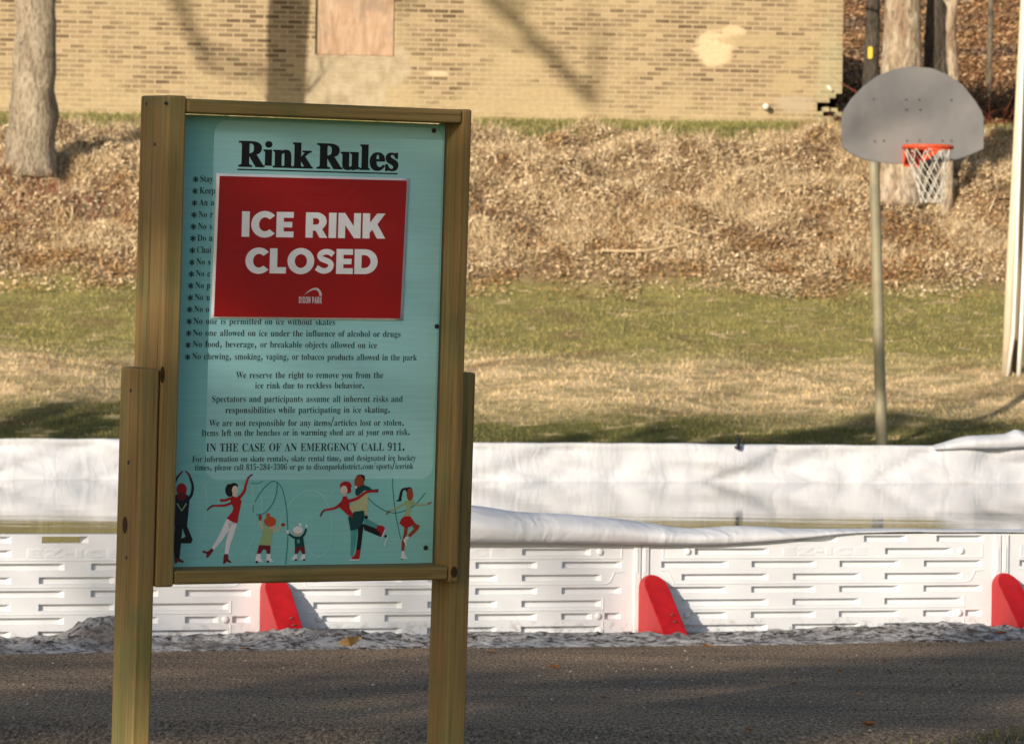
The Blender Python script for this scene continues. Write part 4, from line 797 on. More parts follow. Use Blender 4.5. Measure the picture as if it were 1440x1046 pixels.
# knots and nail heads in the lumber
kn = flat('knot', (0.055, 0.028, 0.012), 0.8, 0.2, 0.3, 80); nail = flat('nail head', (0.03, 0.028, 0.026), 0.5, 0.4)
def disc(name, c, ax, r, rz, mat, parent, t=0.0012):
    bm = bmesh.new(); n = 20; a, b = [], []
    for k in range(n):
        an = 2 * math.pi * k / n; d1, d2 = math.cos(an) * r, math.sin(an) * rz
        if ax == 'y': a.append(bm.verts.new((c[0] + d1, c[1] - t, c[2] + d2))); b.append(bm.verts.new((c[0] + d1 * 1.1, c[1] + .001, c[2] + d2 * 1.1)))
        else: a.append(bm.verts.new((c[0] - t, c[1] + d1, c[2] + d2))); b.append(bm.verts.new((c[0] + .001, c[1] + d1 * 1.1, c[2] + d2 * 1.1)))
    bm.faces.new(a)
    for k in range(n): bm.faces.new((a[k], a[(k + 1) % n], b[(k + 1) % n], b[k]))
    return from_bm(name, bm, mat, parent)
def side_pt(px, py, x):                                   # point on a plane x = const of the sign
    n = SM.to_3x3() @ Vector((-1, 0, 0)); q_ = SI @ on_plane(px, py, SM @ Vector((x, 0, 0)), n); return q_
xk, zk = sp(228.5, 527, 0.0); disc('knot', (xk, 0.0, zk), 'y', 0.0042, 0.015, kn, sign)
xk, zk = sp(653, 806, 0.0); disc('knot', (SW + 0.0105, 0.0, 0.016), 'y', 0.007, 0.011, kn, sign)
q_ = side_pt(176, 738, -2 * BT - 0.003); disc('knot', q_, 'x', 0.011, 0.016, kn, sign)
for px, py in ((184, 549), (181, 650), (178, 784)):
    q_ = side_pt(px, py, -2 * BT - 0.003); disc('nail', q_, 'x', 0.004, 0.004, nail, sign)
for px, py in ((206, 146.5), (218, 203)):
    q_ = side_pt(px, py, -BT); disc('nail', q_, 'x', 0.0035, 0.0035, nail, sign)
x_, z_ = sp(233.5, 145.5, 0.0); disc('nail', (x_, 0.0, z_), 'y', 0.003, 0.0035, nail, sign)

def ink(name, c, rough=0.5): return flat(name, c, rough, 0.3, 0.05, 40)
pm = M('turquoise sign print', 0.38, 0.4); pnz = pm.noise(pm.co('Object', (1, 1, 1)), 3, 3); pst = pm.noise(pm.co('Object', (0.05, 1, 1)), 160, 2)
pm.color(pm.mix(1.0, pm.ramp(pnz, [(0.3, (0.225, 0.565, 0.585)), (0.7, (0.26, 0.61, 0.61))]), pm.ramp(pst, [(0.3, 0.94), (0.7, 1.04)]), 'MULTIPLY')).bump(pst, 0.10, 0.002)
pl2 = M('pale sign print', 0.38, 0.4); pst = pl2.noise(pl2.co('Object', (0.05, 1, 1)), 160, 2)
pl2.color(pl2.mix(1.0, pl2.ramp(pl2.noise(pl2.co('Object'), 3, 3), [(0.3, (0.34, 0.67, 0.725)), (0.7, (0.37, 0.71, 0.745))]), pl2.ramp(pst, [(0.3, 0.95), (0.7, 1.04)]), 'MULTIPLY')).bump(pst, 0.10, 0.002)
bm = bmesh.new(); box(bm, 0.0005, SW - 0.008, PD, PD + 0.006, 0.029, SH - 0.031)
panel = from_bm('sign_panel', bm, pm.m, sign)
# pale rounded rectangle printed behind the text
def roundrect(x0, x1, z0, z1, r):
    return arc(x1 - r, z1 - r, r, r, 0, 90, 8) + arc(x0 + r, z1 - r, r, r, 90, 180, 8) + arc(x0 + r, z0 + r, r, r, 180, 270, 8) + arc(x1 - r, z0 + r, r, r, 270, 360, 8)
xa, za = sp(291, 560); xb, zb = sp(606, 673); xt, zt = sp(440, 174)
flat_polys('pale_text_field', [roundrect(xa, xb + 0.004, zb, zt, 0.028)], PD - 0.0004, pl2.m, panel)
inkm = ink('dark sign ink', (0.012, 0.030, 0.034)); blk = ink('black sign ink', (0.008, 0.009, 0.010))
def line_polys(text, font, l, r, size, y=PD, track=0.0):
    p0 = Vector(sp(*l, y)); p1 = Vector(sp(*r, y)); cs, xa, xb = layout(text, font, track); d = p1 - p0; k = d.x / (xb - xa)
    return [[(p0.x + (x - xa) * k, p0.y + (x - xa) / (xb - xa) * d.y + z * size) for x, z in p] for p in cs]
PXM = 1 / 723.0
cap = max(z for p in SERIF['N'][1] for _, z in p)
EM = 9.0 * PXM / cap
T = []
rows_ = ['Stay', 'Keep', 'An a', 'No r', 'No s', 'Do n', 'Chai', 'No s', 'No c', 'No p', 'No u', 'No o']
wn_ = layout('No chewing, smoking, vaping, or tobacco products allowed in the park', SERIF); perem = 316.0 / (wn_[2] - wn_[1])
def star(px, py):
    x, z = sp(px, py); out = []
    for k in range(3):
        a = math.pi * k / 3 + math.pi / 2; dx, dz = math.cos(a), math.sin(a); r, w = 0.0046, 0.0009
        out.append([(x - dx * r - dz * w, z - dz * r + dx * w), (x - dx * r + dz * w, z - dz * r - dx * w), (x + dx * r + dz * w, z + dz * r - dx * w), (x + dx * r - dz * w, z + dz * r + dx * w)])
        for e in (-1, 1):
            ex, ez = x + dx * r * e, z + dz * r * e; out.append([(ex - .0015, ez - .0012), (ex + .0015, ez - .0012), (ex + .0015, ez + .0012), (ex - .0015, ez + .0012)])
    return out
STARS = []
for i in range(16):
    f_ = i / 15.0; yb = 255.8 + (505.3 - 255.8) * f_; xl = 281.2 + (270.0 - 281.2) * f_
    STARS += star(xl - 6.3, yb - 3.4)
    if i < 12:
        s_ = rows_[i]; lw = layout(s_, SERIF); T += line_polys(s_, SERIF, (xl, yb), (xl + (lw[2] - lw[1]) * perem, yb + 0.2), EM)
for s_, l, r in (('No one is permitted on ice without skates', (271.6, 455.6), (471, 457.2)),
                 ('No one allowed on ice under the influence of alcohol or drugs', (270.9, 472.2), (563, 474)),
                 ('No food, beverage, or breakable objects allowed on ice', (270.7, 488), (530, 489.6)),
                 ('No chewing, smoking, vaping, or tobacco products allowed in the park', (270, 505.3), (586, 506.9)),
                 ('We reserve the right to remove you from the', (331.6, 531.6), (538.6, 531.6)),
                 ('ice rink due to reckless behavior.', (358.4, 546.2), (511.8, 546)),
                 ('Spectators and participants assume all inherent risks and', (297.8, 565.2), (566, 565)),
                 ('responsibilities while participating in ice skating.', (316.7, 580.8), (548, 580.2)),
                 ('We are not responsible for any items/articles lost or stolen.', (293.8, 599), (567.7, 598.3)),
                 ('Items left on the benches or in warming shed are at your own risk.', (283.3, 612.9), (575.7, 611.5))):
    if s_.startswith('We reserve'): NLIST = len(T)
    T += line_polys(s_, SERIF, l, r, EM)
def thin(name, polys):
    me = curve_mesh(polys, -0.00007)
    for v in me.vertices: v.co = (v.co.x, PD - 0.0008, v.co.y)
    return link(name, me, inkm, panel)
thin('rules_lettering', T[:NLIST]); thin('liability_lettering', T[NLIST:]); T = []
T += line_polys('IN THE CASE OF AN EMERGENCY CALL 911.', SERIF, (289.6, 634.6), (568.6, 633.4), EM * 1.26)
for s_, l, r in (('For information on skate rentals, skate rental time, and designated ice hockey', (270, 649.4), (584.5, 647.4)),
                 ('times, please call 815-284-3306 or go to dixonparkdistrict.com/sports/icerink', (273.9, 661.2), (581, 659))):
    T += line_polys(s_, SERIF, l, r, EM * 0.93)

thin('contact_lettering', T)
st_m = []
for p in STARS: st_m.append(p)
for k in range(1): 
    bm = bmesh.new()
    for p in STARS:
        bm.faces.new([bm.verts.new((x, PD - 0.0008, z)) for x, z in p])
    from_bm('bullet_stars', bm, inkm, panel)
TF = dict(SERIF); TF[' '] = (0.13, [])
tp = line_polys('Rink Rules', TF, (336, 234.0), (558.5, 240.0), 35.5 * PXM / cap, PD, -0.012)
tme = curve_mesh(tp, 0.0009); tb_ = bmesh.new()
for k, sx in enumerate((-0.0011, 0.0, 0.0011)):
    t2 = tme.copy()
    for v in t2.vertices: v.co = (v.co.x + sx, PD - 0.0008 - 0.0001 * k, v.co.y)
    tb_.from_mesh(t2); bpy.data.meshes.remove(t2)
from_bm('title_lettering', tb_, blk, panel, recalc=False)
a, b = Vector(sp(333.6, 238.4)), Vector(sp(559, 244.6)); h = 0.0013
flat_polys('title_underline', [[(a.x, a.y - h), (b.x, b.y - h), (b.x, b.y + h), (a.x, a.y + h)]], PD - 0.0008, blk, panel)
for px, py in ((610, 184), (614, 459), (598.5, 770)):
    x_, z_ = sp(px, py); disc('screw', (x_, PD, z_), 'y', 0.0048, 0.0048, nail, panel, 0.002)

# -- printed skaters
class Fig:
    def __init__(s, ox, oy, sc): s.o = (ox, oy); s.sc = sc; s.parts = {}
    def P(s, pts): return [sp(s.o[0] + x / s.sc, s.o[1] + y / s.sc) for x, y in pts]
    def poly(s, col, pts): s.parts.setdefault(col, []).append(s.P(pts)); return s
    def ell(s, col, cx, cy, rx_, ry_): return s.poly(col, [(cx + rx_ * math.cos(R(a)), cy + ry_ * math.sin(R(a))) for a in range(0, 360, 20)])
    def line(s, col, pts, w, w2=None):
        w2 = w2 or w; pts = [Vector(p) for p in pts]; n = len(pts)
        if n > 2:                                          # smooth the run
            q = []
            for i in range(n - 1):
                p0, p1, p2, p3 = pts[max(i - 1, 0)], pts[i], pts[i + 1], pts[min(i + 2, n - 1)]
                for k in range(5):
                    t = k / 5; q.append(0.5 * ((2 * p1) + (p2 - p0) * t + (2 * p0 - 5 * p1 + 4 * p2 - p3) * t * t + (3 * p1 - p0 - 3 * p2 + p3) * t ** 3))
            pts = q + [pts[-1]]; n = len(pts)
        l, r = [], []
        for i, p in enumerate(pts):
            d = (pts[min(i + 1, n - 1)] - pts[max(i - 1, 0)]).normalized(); nn = Vector((-d.y, d.x)) * (w + (w2 - w) * i / (n - 1)) / 2
            l.append((p.x + nn.x, p.y + nn.y)); r.append((p.x - nn.x, p.y - nn.y))
        quads = s.parts.setdefault(col, []); run = []; s.runs = getattr(s, 'runs', {}); s.runs.setdefault(col, []).append(run)
        for i in range(n - 1): run.append(s.P([l[i], l[i + 1], r[i + 1], r[i]])); quads.append(run[-1])
        return s
    def build(s, name, parent, order, y0, label=None):
        if name == 'printed_line' and sum(len(v) for v in s.parts.values()) and not getattr(s, 'one', 0):
            for col in order:
                for run in s.runs.get(col, []):
                    f = Fig(0, 0, 1); f.one = 1; f.parts = {col: run}; f.build(name, parent, [col], y0 - 0.00006 * (order.index(col) + 1))
            return
        bm = bmesh.new(); mats = []
        for k, col in enumerate(order):
            mats.append(INK[col.rstrip('0123456789')])
            for p in s.parts.get(col, []):
                a = sum(p[i][0] * p[(i + 1) % len(p)][1] - p[(i + 1) % len(p)][0] * p[i][1] for i in range(len(p)))
                if a < 0: p = p[::-1]
                me = curve_mesh([p]) if len(p) > 4 else None
                y = y0 - 0.00006 * (k + 1)
                if me:
                    vs = [bm.verts.new((v.co.x, y, v.co.y)) for v in me.vertices]
                    for f in me.polygons: bm.faces.new([vs[i] for i in f.vertices]).material_index = k
                    bpy.data.meshes.remove(me)
                else:
                    bm.faces.new([bm.verts.new((x, y, z)) for x, z in p]).material_index = k
        o = from_bm(name, bm, mats, parent, recalc=False)
        if label: o['label'] = label
        return o
INK = {k: ink('print ' + k, c) for k, c in dict(navy=(0.010, 0.018, 0.030), maroon=(0.17, 0.012, 0.022), red=(0.42, 0.012, 0.018), brown=(0.30, 0.055, 0.022), skin=(0.70, 0.42, 0.32), pale=(0.74, 0.62, 0.55),
        white=(0.80, 0.78, 0.86), olive=(0.33, 0.44, 0.22), cream=(0.50, 0.52, 0.30), orange=(0.55, 0.085, 0.025), black=(0.010, 0.010, 0.014), teal=(0.030, 0.20, 0.22), ltteal=(0.36, 0.68, 0.67), dkteal=(0.008, 0.055, 0.062), aqua=(0.08, 0.33, 0.34)).items()}
A = Fig(240, 655, 7.217)
A.poly('navy', [(48, 290), (170, 290), (190, 345), (182, 450), (165, 610), (40, 612), (36, 400)]).line('navy', [(172, 345), (212, 285), (222, 200), (198, 120)], 32, 22).line('navy', [(45, 165), (58, 130), (82, 95)], 24, 20)
A.line('maroon', [(198, 120), (180, 80), (150, 52)], 22, 14).line('maroon', [(80, 100), (100, 75), (122, 52)], 20, 14).ell('red', 110, 240, 52, 66).ell('maroon1', 108, 308, 50, 42)
A.line('olive', [(62, 380), (110, 455)], 13).line('olive', [(110, 455), (158, 380)], 13)
A.poly('black', [(46, 600), (120, 600), (104, 780), (88, 945), (38, 960), (30, 760)]).poly('black', [(108, 600), (162, 600), (222, 745), (205, 784), (102, 784), (100, 742), (150, 715)]).poly('maroon2', [(40, 935), (84, 935), (132, 964), (126, 982), (72, 968), (58, 986), (38, 986)])
A.build('printed_skater', panel, ['navy', 'black', 'maroon', 'red', 'maroon1', 'olive', 'maroon2'], PD - 0.0006, 'bearded man in a navy coat with arms raised over his head')
A = Fig(240, 655, 7.217)
A.ell('black', 598, 245, 46, 66).ell('black', 640, 205, 42, 34).ell('pale', 652, 245, 32, 46).poly('pale', [(625, 280), (665, 280), (662, 315), (622, 315)]).line('white', [(575, 260), (578, 215), (605, 178)], 15).ell('white', 580, 250, 19, 38)
A.poly('red', [(622, 300), (655, 315), (690, 310), (718, 358), (702, 440), (686, 510), (678, 580), (620, 566), (566, 530), (618, 470), (636, 430), (615, 380), (600, 332)])
A.line('red', [(690, 325), (742, 262), (762, 190), (785, 120)], 34, 20).line('red', [(625, 372), (540, 400), (425, 402)], 28, 18).line('red', [(605, 325), (560, 345), (500, 348)], 24, 30).line('maroon', [(430, 402), (398, 420), (366, 452)], 20, 14).line('maroon', [(783, 125), (805, 100), (832, 86)], 20, 12)
A.poly('white', [(566, 535), (640, 560), (590, 650), (510, 765), (436, 852), (414, 830), (470, 740), (520, 640)]).poly('white', [(580, 570), (672, 586), (632, 720), (602, 800), (584, 895), (548, 895), (556, 780), (590, 660)])
A.poly('maroon1', [(418, 830), (434, 856), (410, 890), (376, 930), (356, 924), (364, 892), (320, 874), (322, 854), (372, 868)]).poly('maroon1', [(540, 893), (580, 893), (582, 945), (616, 972), (610, 986), (566, 968), (546, 992), (528, 990)])
A.build('printed_skater', panel, ['white', 'black', 'pale', 'red', 'maroon', 'maroon1'], PD - 0.0006, 'woman in a red jumper and white trousers wearing earmuffs')
A = Fig(340, 660, 7.217)
A.line('teal', [(90, 140), (160, 140), (215, 118)], 7).line('teal', [(362, 132), (300, 122), (200, 215), (130, 330)], 8).line('teal', [(120, 360), (113, 400), (116, 440)], 7).line('teal', [(140, 460), (230, 440), (310, 350), (350, 240), (360, 130)], 8).line('teal', [(360, 130), (410, 200), (445, 350), (460, 500), (466, 700), (442, 960)], 8)
A.line('ltteal', [(370, 640), (410, 470), (540, 280), (680, 215), (800, 240), (866, 330)], 7).line('ltteal', [(100, 150), (130, 400), (110, 700), (10, 870)], 7).line('ltteal', [(640, 760), (720, 860), (800, 880), (866, 830)], 7)
A.build('printed_line', panel, ['ltteal', 'teal'], PD - 0.0006)
A = Fig(440, 655, 7.217)
A.line('ltteal', [(0, 250), (80, 290), (150, 400), (190, 600), (150, 850), (20, 940)], 7).line('ltteal', [(150, 330), (220, 240)], 7).line('ltteal', [(-560, 150), (-520, 400), (-560, 640)], 6).line('ltteal', [(-1100, 180), (-1080, 420), (-1160, 780)], 6)
A.line('teal', [(555, 320), (640, 400), (750, 460), (850, 475), (960, 440), (1050, 380), (1140, 270)], 9).line('teal', [(806, 125), (812, 260), (840, 500), (890, 740)], 8)
A.build('printed_line', panel, ['ltteal', 'teal'], PD - 0.0006)
A = Fig(340, 660, 7.217)
A.poly('olive', [(215, 585), (300, 590), (312, 650), (294, 772), (176, 768), (205, 670)]).line('cream', [(225, 620), (195, 570), (183, 515)], 30, 22).line('cream', [(295, 635), (350, 615), (402, 572)], 30, 20).ell('skin', 305, 582, 34, 24)
A.ell('orange', 285, 528, 62, 52).ell('orange', 265, 462, 21, 21).ell('brown', 185, 487, 17, 32).ell('brown', 418, 560, 21, 18).poly('maroon', [(172, 765), (292, 770), (286, 856), (254, 856), (245, 815), (215, 808), (190, 852), (150, 856)])
A.poly('white', [(150, 855), (188, 853), (192, 900), (216, 935), (133, 936), (140, 895)]).poly('white', [(252, 855), (287, 855), (292, 900), (322, 935), (243, 936)]).ell('black', 150, 937, 14, 12).ell('black', 262, 932, 14, 12)
A.build('printed_skater', panel, ['cream', 'olive', 'skin', 'orange', 'brown', 'maroon', 'white', 'black'], PD - 0.0007, 'child in an orange bobble hat with both mittens raised')
A = Fig(340, 660, 7.217)
A.poly('dkteal', [(535, 690), (580, 676), (622, 682), (636, 790), (538, 790)]).line('dkteal', [(478, 652), (520, 684), (565, 692)], 22, 26).line('dkteal', [(600, 690), (635, 650), (652, 598)], 26, 18).ell('skin', 567, 642, 38, 24).ell('white', 570, 612, 50, 36).ell('white', 592, 558, 17, 17)
A.ell('white', 464, 632, 16, 20).ell('white', 656, 572, 12, 16).poly('maroon', [(538, 785), (636, 785), (642, 856), (614, 856), (590, 814), (562, 856), (536, 856)]).poly('white', [(535, 858), (560, 858), (556, 915), (498, 916)]).poly('white', [(614, 858), (644, 858), (642, 915), (584, 916)]).ell('black', 547, 916, 11, 11).ell('black', 630, 914, 11, 11).ell('aqua', 572, 728, 16, 22)
A.build('printed_skater', panel, ['dkteal', 'skin', 'white', 'maroon', 'aqua', 'black'], PD - 0.0007, 'toddler in a white bobble hat and dark jumper')
A = Fig(440, 655, 7.217)
A.ell('brown', 468, 165, 50, 70).ell('black', 482, 112, 46, 26).ell('black', 512, 132, 16, 24).ell('white', 437, 212, 8, 12)
A.poly('cream', [(425, 310), (470, 300), (545, 235), (562, 320), (556, 400), (552, 510), (528, 510), (520, 452), (440, 468), (400, 474), (372, 430), (395, 370)]).poly('dkteal', [(508, 188), (570, 212), (602, 240), (664, 232), (660, 268), (580, 268), (522, 244), (452, 306), (430, 292), (428, 238)])
A.ell('black', 540, 520, 17, 20).poly('black', [(455, 590), (516, 585), (506, 660), (482, 852), (438, 852), (456, 700)]).poly('black', [(510, 588), (565, 602), (702, 660), (692, 722), (520, 650)]).poly('red', [(440, 850), (482, 850), (470, 938), (438, 948), (398, 940), (388, 928), (425, 904)]).poly('maroon', [(700, 652), (726, 668), (700, 726), (668, 700)]).ell('black', 738, 712, 16, 14).line('white', [(756, 710), (720, 810)], 10).line('white', [(365, 955), (470, 950)], 12)
A.build('printed_skater', panel, ['cream', 'black', 'brown', 'dkteal', 'red', 'maroon', 'white'], PD - 0.0006, 'dark haired man in a cream jumper and dark scarf holding his partner')
A = Fig(440, 655, 7.217)
A.ell('red1', 330, 200, 60, 46).ell('red1', 362, 245, 24, 34).ell('pale', 312, 245, 36, 46).poly('pale', [(290, 275), (330, 275), (332, 305), (305, 305)]).ell('aqua', 322, 238, 9, 7)
A.poly('red', [(308, 297), (334, 300), (366, 350), (370, 430), (402, 482), (394, 522), (345, 492), (272, 420), (262, 388), (290, 350)]).line('red', [(280, 385), (222, 425), (112, 448)], 32, 18).line('red', [(360, 358), (450, 326), (540, 266), (650, 254)], 34, 20).line('maroon', [(112, 446), (92, 470), (74, 512)], 20, 14)
A.poly('dkteal', [(355, 522), (420, 462), (515, 450), (522, 520), (492, 600), (450, 640), (378, 656), (370, 600)]).poly('aqua', [(385, 652), (446, 642), (430, 800), (400, 915), (380, 905)]).poly('aqua', [(512, 540), (560, 540), (682, 608), (660, 640), (522, 590)]).poly('red', [(652, 600), (706, 605), (736, 638), (700, 690), (640, 642)]).line('white', [(734, 636), (690, 732)], 9)
A.build('printed_skater', panel, ['aqua', 'dkteal', 'red', 'maroon', 'red1', 'pale', 'white'], PD - 0.0011, 'red haired woman in a red top and dark skirt with one leg lifted')
A = Fig(530, 660, 7.471)
A.ell('brown', 345, 262, 34, 68).ell('black', 336, 215, 36, 32).line('black', [(312, 198), (265, 215), (246, 280), (240, 330)], 22, 32).line('black', [(250, 320), (205, 328)], 22, 14).poly('olive', [(290, 328), (386, 326), (352, 400), (346, 492), (288, 492), (312, 400)])
A.line('olive', [(300, 350), (205, 408), (135, 434)], 26, 14).line('olive', [(375, 342), (430, 372), (535, 364)], 30, 14).line('brown', [(132, 432), (95, 475)], 17, 12).line('brown', [(535, 362), (572, 340)], 18, 12)
A.poly('red', [(288, 490), (350, 490), (396, 558), (345, 602), (290, 612), (233, 566), (254, 515)]).poly('brown', [(288, 604), (326, 600), (316, 680), (296, 760), (284, 852), (256, 852), (258, 760), (278, 680)]).poly('brown', [(378, 552), (452, 590), (430, 632), (347, 712), (322, 688), (385, 622), (368, 590)])
A.poly('white', [(306, 698), (337, 716), (306, 742), (310, 806), (274, 742)]).poly('white', [(258, 854), (284, 854), (292, 895), (322, 932), (250, 936)]).ell('black', 262, 937, 12, 10)
A.build('printed_skater', panel, ['black', 'brown', 'olive', 'red', 'white'], PD - 0.0007, 'girl with a dark ponytail in a red skirt balanced on one skate')

# -- red paper notice taped over the rules
NY = PD - 0.0030
notice = empty('closed_notice', mat=SM); tag(notice, 'red and white paper notice saying the ice rink is closed, fixed over the rules sign', 'notice')
paper = M('white paper sleeve', 0.35, 0.4); paper.color((0.82, 0.82, 0.90)).bump(paper.noise(paper.co('Object'), 12, 3), 0.12, 0.004)
cn = [Vector(sp(px, py, NY)) for px, py in ((296.6, 447.6), (566, 450.8), (575.9, 250.9), (304.3, 243.6))]
def sheet(name, corners, y, mat, t=0.0008, nx=20, amp=0.0010):
    V = []; Fc = []
    for j in range(nx + 1):
        for i in range(nx + 1):
            s_, t_ = i / nx, j / nx; p = (corners[0] * (1 - s_) + corners[1] * s_) * (1 - t_) + (corners[3] * (1 - s_) + corners[2] * s_) * t_
            V.append((p.x, y, p.y))
    for j in range(nx):
        for i in range(nx): a = j * (nx + 1) + i; Fc.append((a, a + 1, a + nx + 2, a + nx + 1))
    o = from_np(name, V, Fc, mat, notice); md = o.modifiers.new('thickness', 'SOLIDIFY'); md.thickness = t; md.offset = -1; return o
sheet('paper_sheet', cn, NY, paper.m)
redp = M('red notice print', 0.30, 0.45); rn = redp.noise(redp.co('Object'), 5, 3)
redp.color(redp.ramp(rn, [(0.3, (0.34, 0.005, 0.008)), (0.7, (0.40, 0.007, 0.010))])).bump(redp.noise(redp.co('Object'), 9, 3, 0.5, 1.0), 0.25, 0.006)
ci = [Vector(sp(px, py, NY)) for px, py in ((300.6, 445.4), (562.7, 447.8), (572.2, 254.2), (308.7, 247.6))]
flat_polys('red_field', [[tuple(p) for p in ci]], NY - 0.0005, redp.m, notice)
whl = ink('white lettering', (0.90, 0.90, 0.98))
L1 = line_polys('ICE RINK', HEAVY, (339.3, 333.0), (541.4, 335.8), 36.2 * PXM, NY, 0.075); L2 = line_polys('CLOSED', HEAVY, (344.3, 384.2), (530.3, 385.6), 35.8 * PXM, NY, 0.06)
flat_polys('notice_lettering', L1 + L2, NY - 0.0010, whl, notice)
lg_ = line_polys('DIXON PARK', HEAVY, (420, 426.4), (452.2, 426.8), 9.6 * PXM, NY, 0.22)
F_ = Fig(400, 390, 18.0)
def spn(px, py): return sp(px, py, NY)
outer = [(485, 447), (560, 380), (640, 315), (720, 275), (790, 262), (860, 285), (915, 350), (942, 430), (938, 475)]; inner = [(880, 475), (872, 410), (840, 350), (790, 318), (720, 320), (640, 350), (560, 400)]
lg_.append([spn(400 + x / 18, 390 + y / 18) for x, y in (outer + inner)][::-1])
flat_polys('park_emblem', lg_, NY - 0.0010, ink('emblem white', (0.66, 0.60, 0.66)), notice)

# ------------------------------------------------------------------ basketball hoop
HY = 41.2; PSI = R(18)
bc = at(1284, 163, HY)
HM = Matrix.Translation(bc) @ Matrix.Rotation(PSI, 4, 'Z')
hoop = empty('basketball_hoop', (0, 0, 0), HM); tag(hoop, 'grey fan shaped basketball backboard with orange rim and white net on a leaning pole', 'basketball hoop')
def hp(px, py, y=0.0):
    n = HM.to_3x3() @ Vector((0, -1, 0)); q_ = HM.inverted() @ on_plane(px, py, HM @ Vector((0, y, 0)), n); return q_.x, q_.z
outl = [(108, 385), (122, 345), (170, 270), (250, 187), (340, 122), (440, 80), (555, 62), (680, 74), (790, 118), (880, 183), (960, 283), (1002, 350), (1015, 392), (1015, 590), (900, 640), (800, 668), (690, 684), (560, 687), (430, 684), (310, 672), (200, 640), (112, 580)]
pts = [hp(1160 + x / 4.546, 80 + y / 4.546) for x, y in outl]
bbm = M('grey painted backboard', 0.6, 0.3); b1 = bbm.noise(bbm.co('Object', (1, 1, 0.4)), 3.5, 5, 0.6); b2 = bbm.noise(bbm.co('Object'), 1.4, 3)
bbm.color(bbm.mix(bbm.smooth(b2, 0.4, 0.7), bbm.ramp(b1, [(0.3, (0.185, 0.183, 0.188)), (0.7, (0.235, 0.230, 0.232))]), (0.262, 0.252, 0.245)))
bm = bmesh.new(); prism(bm, pts, -0.012, 0.022); bmesh.ops.recalc_face_normals(bm, faces=bm.faces)
bmesh.ops.bevel(bm, geom=[e for e in bm.edges if abs(e.verts[0].co.y - e.verts[1].co.y) < 1e-5], offset=0.006, segments=2, affect='EDGES')
bb = from_bm('backboard', bm, bbm.m, hoop)
bolt = flat('dark bolt', (0.10, 0.085, 0.07), 0.6)
for x, y in ((308, 272), (518, 275), (600, 275), (806, 277), (518, 340), (606, 340), (374, 538), (602, 536), (522, 538), (748, 538), (806, 538), (315, 541)):
    a, c = hp(1160 + x / 4.546, 80 + y / 4.546); disc('bolt', (a, -0.012, c), 'y', 0.0095, 0.0095, bolt, bb, 0.006)
orange = flat('orange rim paint', (0.68, 0.085, 0.030), 0.45, 0.4, 0.12, 8)
rx0, rz0 = hp(1303.5, 207.5, -0.38); RR = 0.232; ryc = -0.40
bm = bmesh.new(); N_ = 40
ring = [Vector((rx0 + RR * math.cos(2 * math.pi * k / N_), ryc + RR * math.sin(2 * math.pi * k / N_), rz0)) for k in range(N_ + 1)]
tube(bm, ring, 0.020, 10, caps=False); bmesh.ops.remove_doubles(bm, verts=bm.verts, dist=1e-4); rim = from_bm('rim', bm, orange, hoop, True)
bm = bmesh.new(); box(bm, rx0 - 0.09, rx0 + 0.09, -0.022, -0.012, rz0 - 0.17, rz0 + 0.03, 0.003); box(bm, rx0 - 0.085, rx0 + 0.085, ryc + RR - .03, -0.02, rz0 - 0.012, rz0 + 0.012, 0.003)
for s_ in (-1, 1):
    f = [bm.verts.new(p) for p in ((rx0 + s_ * .075, -0.022, rz0 - 0.15), (rx0 + s_ * .075, -0.022, rz0), (rx0 + s_ * .17, ryc + 0.12, rz0 - .005), (rx0 + s_ * .15, ryc + 0.14, rz0 - 0.05))]; bm.faces.new(f)
    f2 = [bm.verts.new(v.co + Vector((s_ * .006, 0, 0))) for v in f]; bm.faces.new(f2[::-1])
    for i in range(4): bm.faces.new((f[i], f[(i + 1) % 4], f2[(i + 1) % 4], f2[i]))
from_bm('rim_bracket', bm, orange, hoop)
netm = flat('white net cord', (0.68, 0.64, 0.56), 0.8, 0.2)
bm = bmesh.new(); NS = 10; LV = [(0.0, 1.0), (0.12, 0.83), (0.22, 0.70), (0.31, 0.60), (0.39, 0.54), (0.46, 0.51), (0.52, 0.50)]
def npnt(k, lv):
    dz, rr = LV[lv]; a = 2 * math.pi * (k + 0.5 * (lv % 2)) / NS
    return Vector((rx0 + 0.01 * lv + (RR - 0.005) * rr * math.cos(a), ryc + (RR - 0.005) * rr * math.sin(a), rz0 - 0.012 - dz + 0.012 * mnoise.noise(Vector((k * 1.7, lv * 2.3, 0)))))
for k in range(NS):
    for lv in range(len(LV) - 1):
        o_ = lv % 2
        for kk in ((k, k - 1) if not o_ else (k, k + 1)):
            a, b = npnt(k, lv), npnt(kk, lv + 1); m_ = (a + b) / 2 + Vector((0, 0, -0.006)); tube(bm, [a, m_, b], 0.0048, 5, caps=False)
net = from_bm('net', bm, netm, hoop, True)
polem = M('galvanised pole paint', 0.5, 0.4); polem.color(polem.ramp(polem.noise(polem.co('Object'), 6, 4), [(0.3, (0.26, 0.235, 0.155)), (0.7, (0.36, 0.325, 0.215))]))
py_ = HY + 0.95
ptop = HM.inverted() @ at(1224.5, 120, py_); pmid = HM.inverted() @ at(1229.5, 240, py_); pb = at(1240, 628, py_); gp = at(1241.3, 660, py_); gp.z = gzf(gp.x, gp.y) - 0.05
pbm = HM.inverted() @ pb; pg = HM.inverted() @ gp
bm = bmesh.new(); tube(bm, [pg, pbm, pmid, ptop], [0.056, 0.056, 0.053, 0.053], 20); from_bm('pole', bm, polem.m, hoop, True)
bm = bmesh.new()
for z in (0.18, -0.18): tube(bm, [ptop + Vector((0, 0, -0.45 + z)), Vector((-0.02, 0.03, z + 0.05))], 0.03, 10)
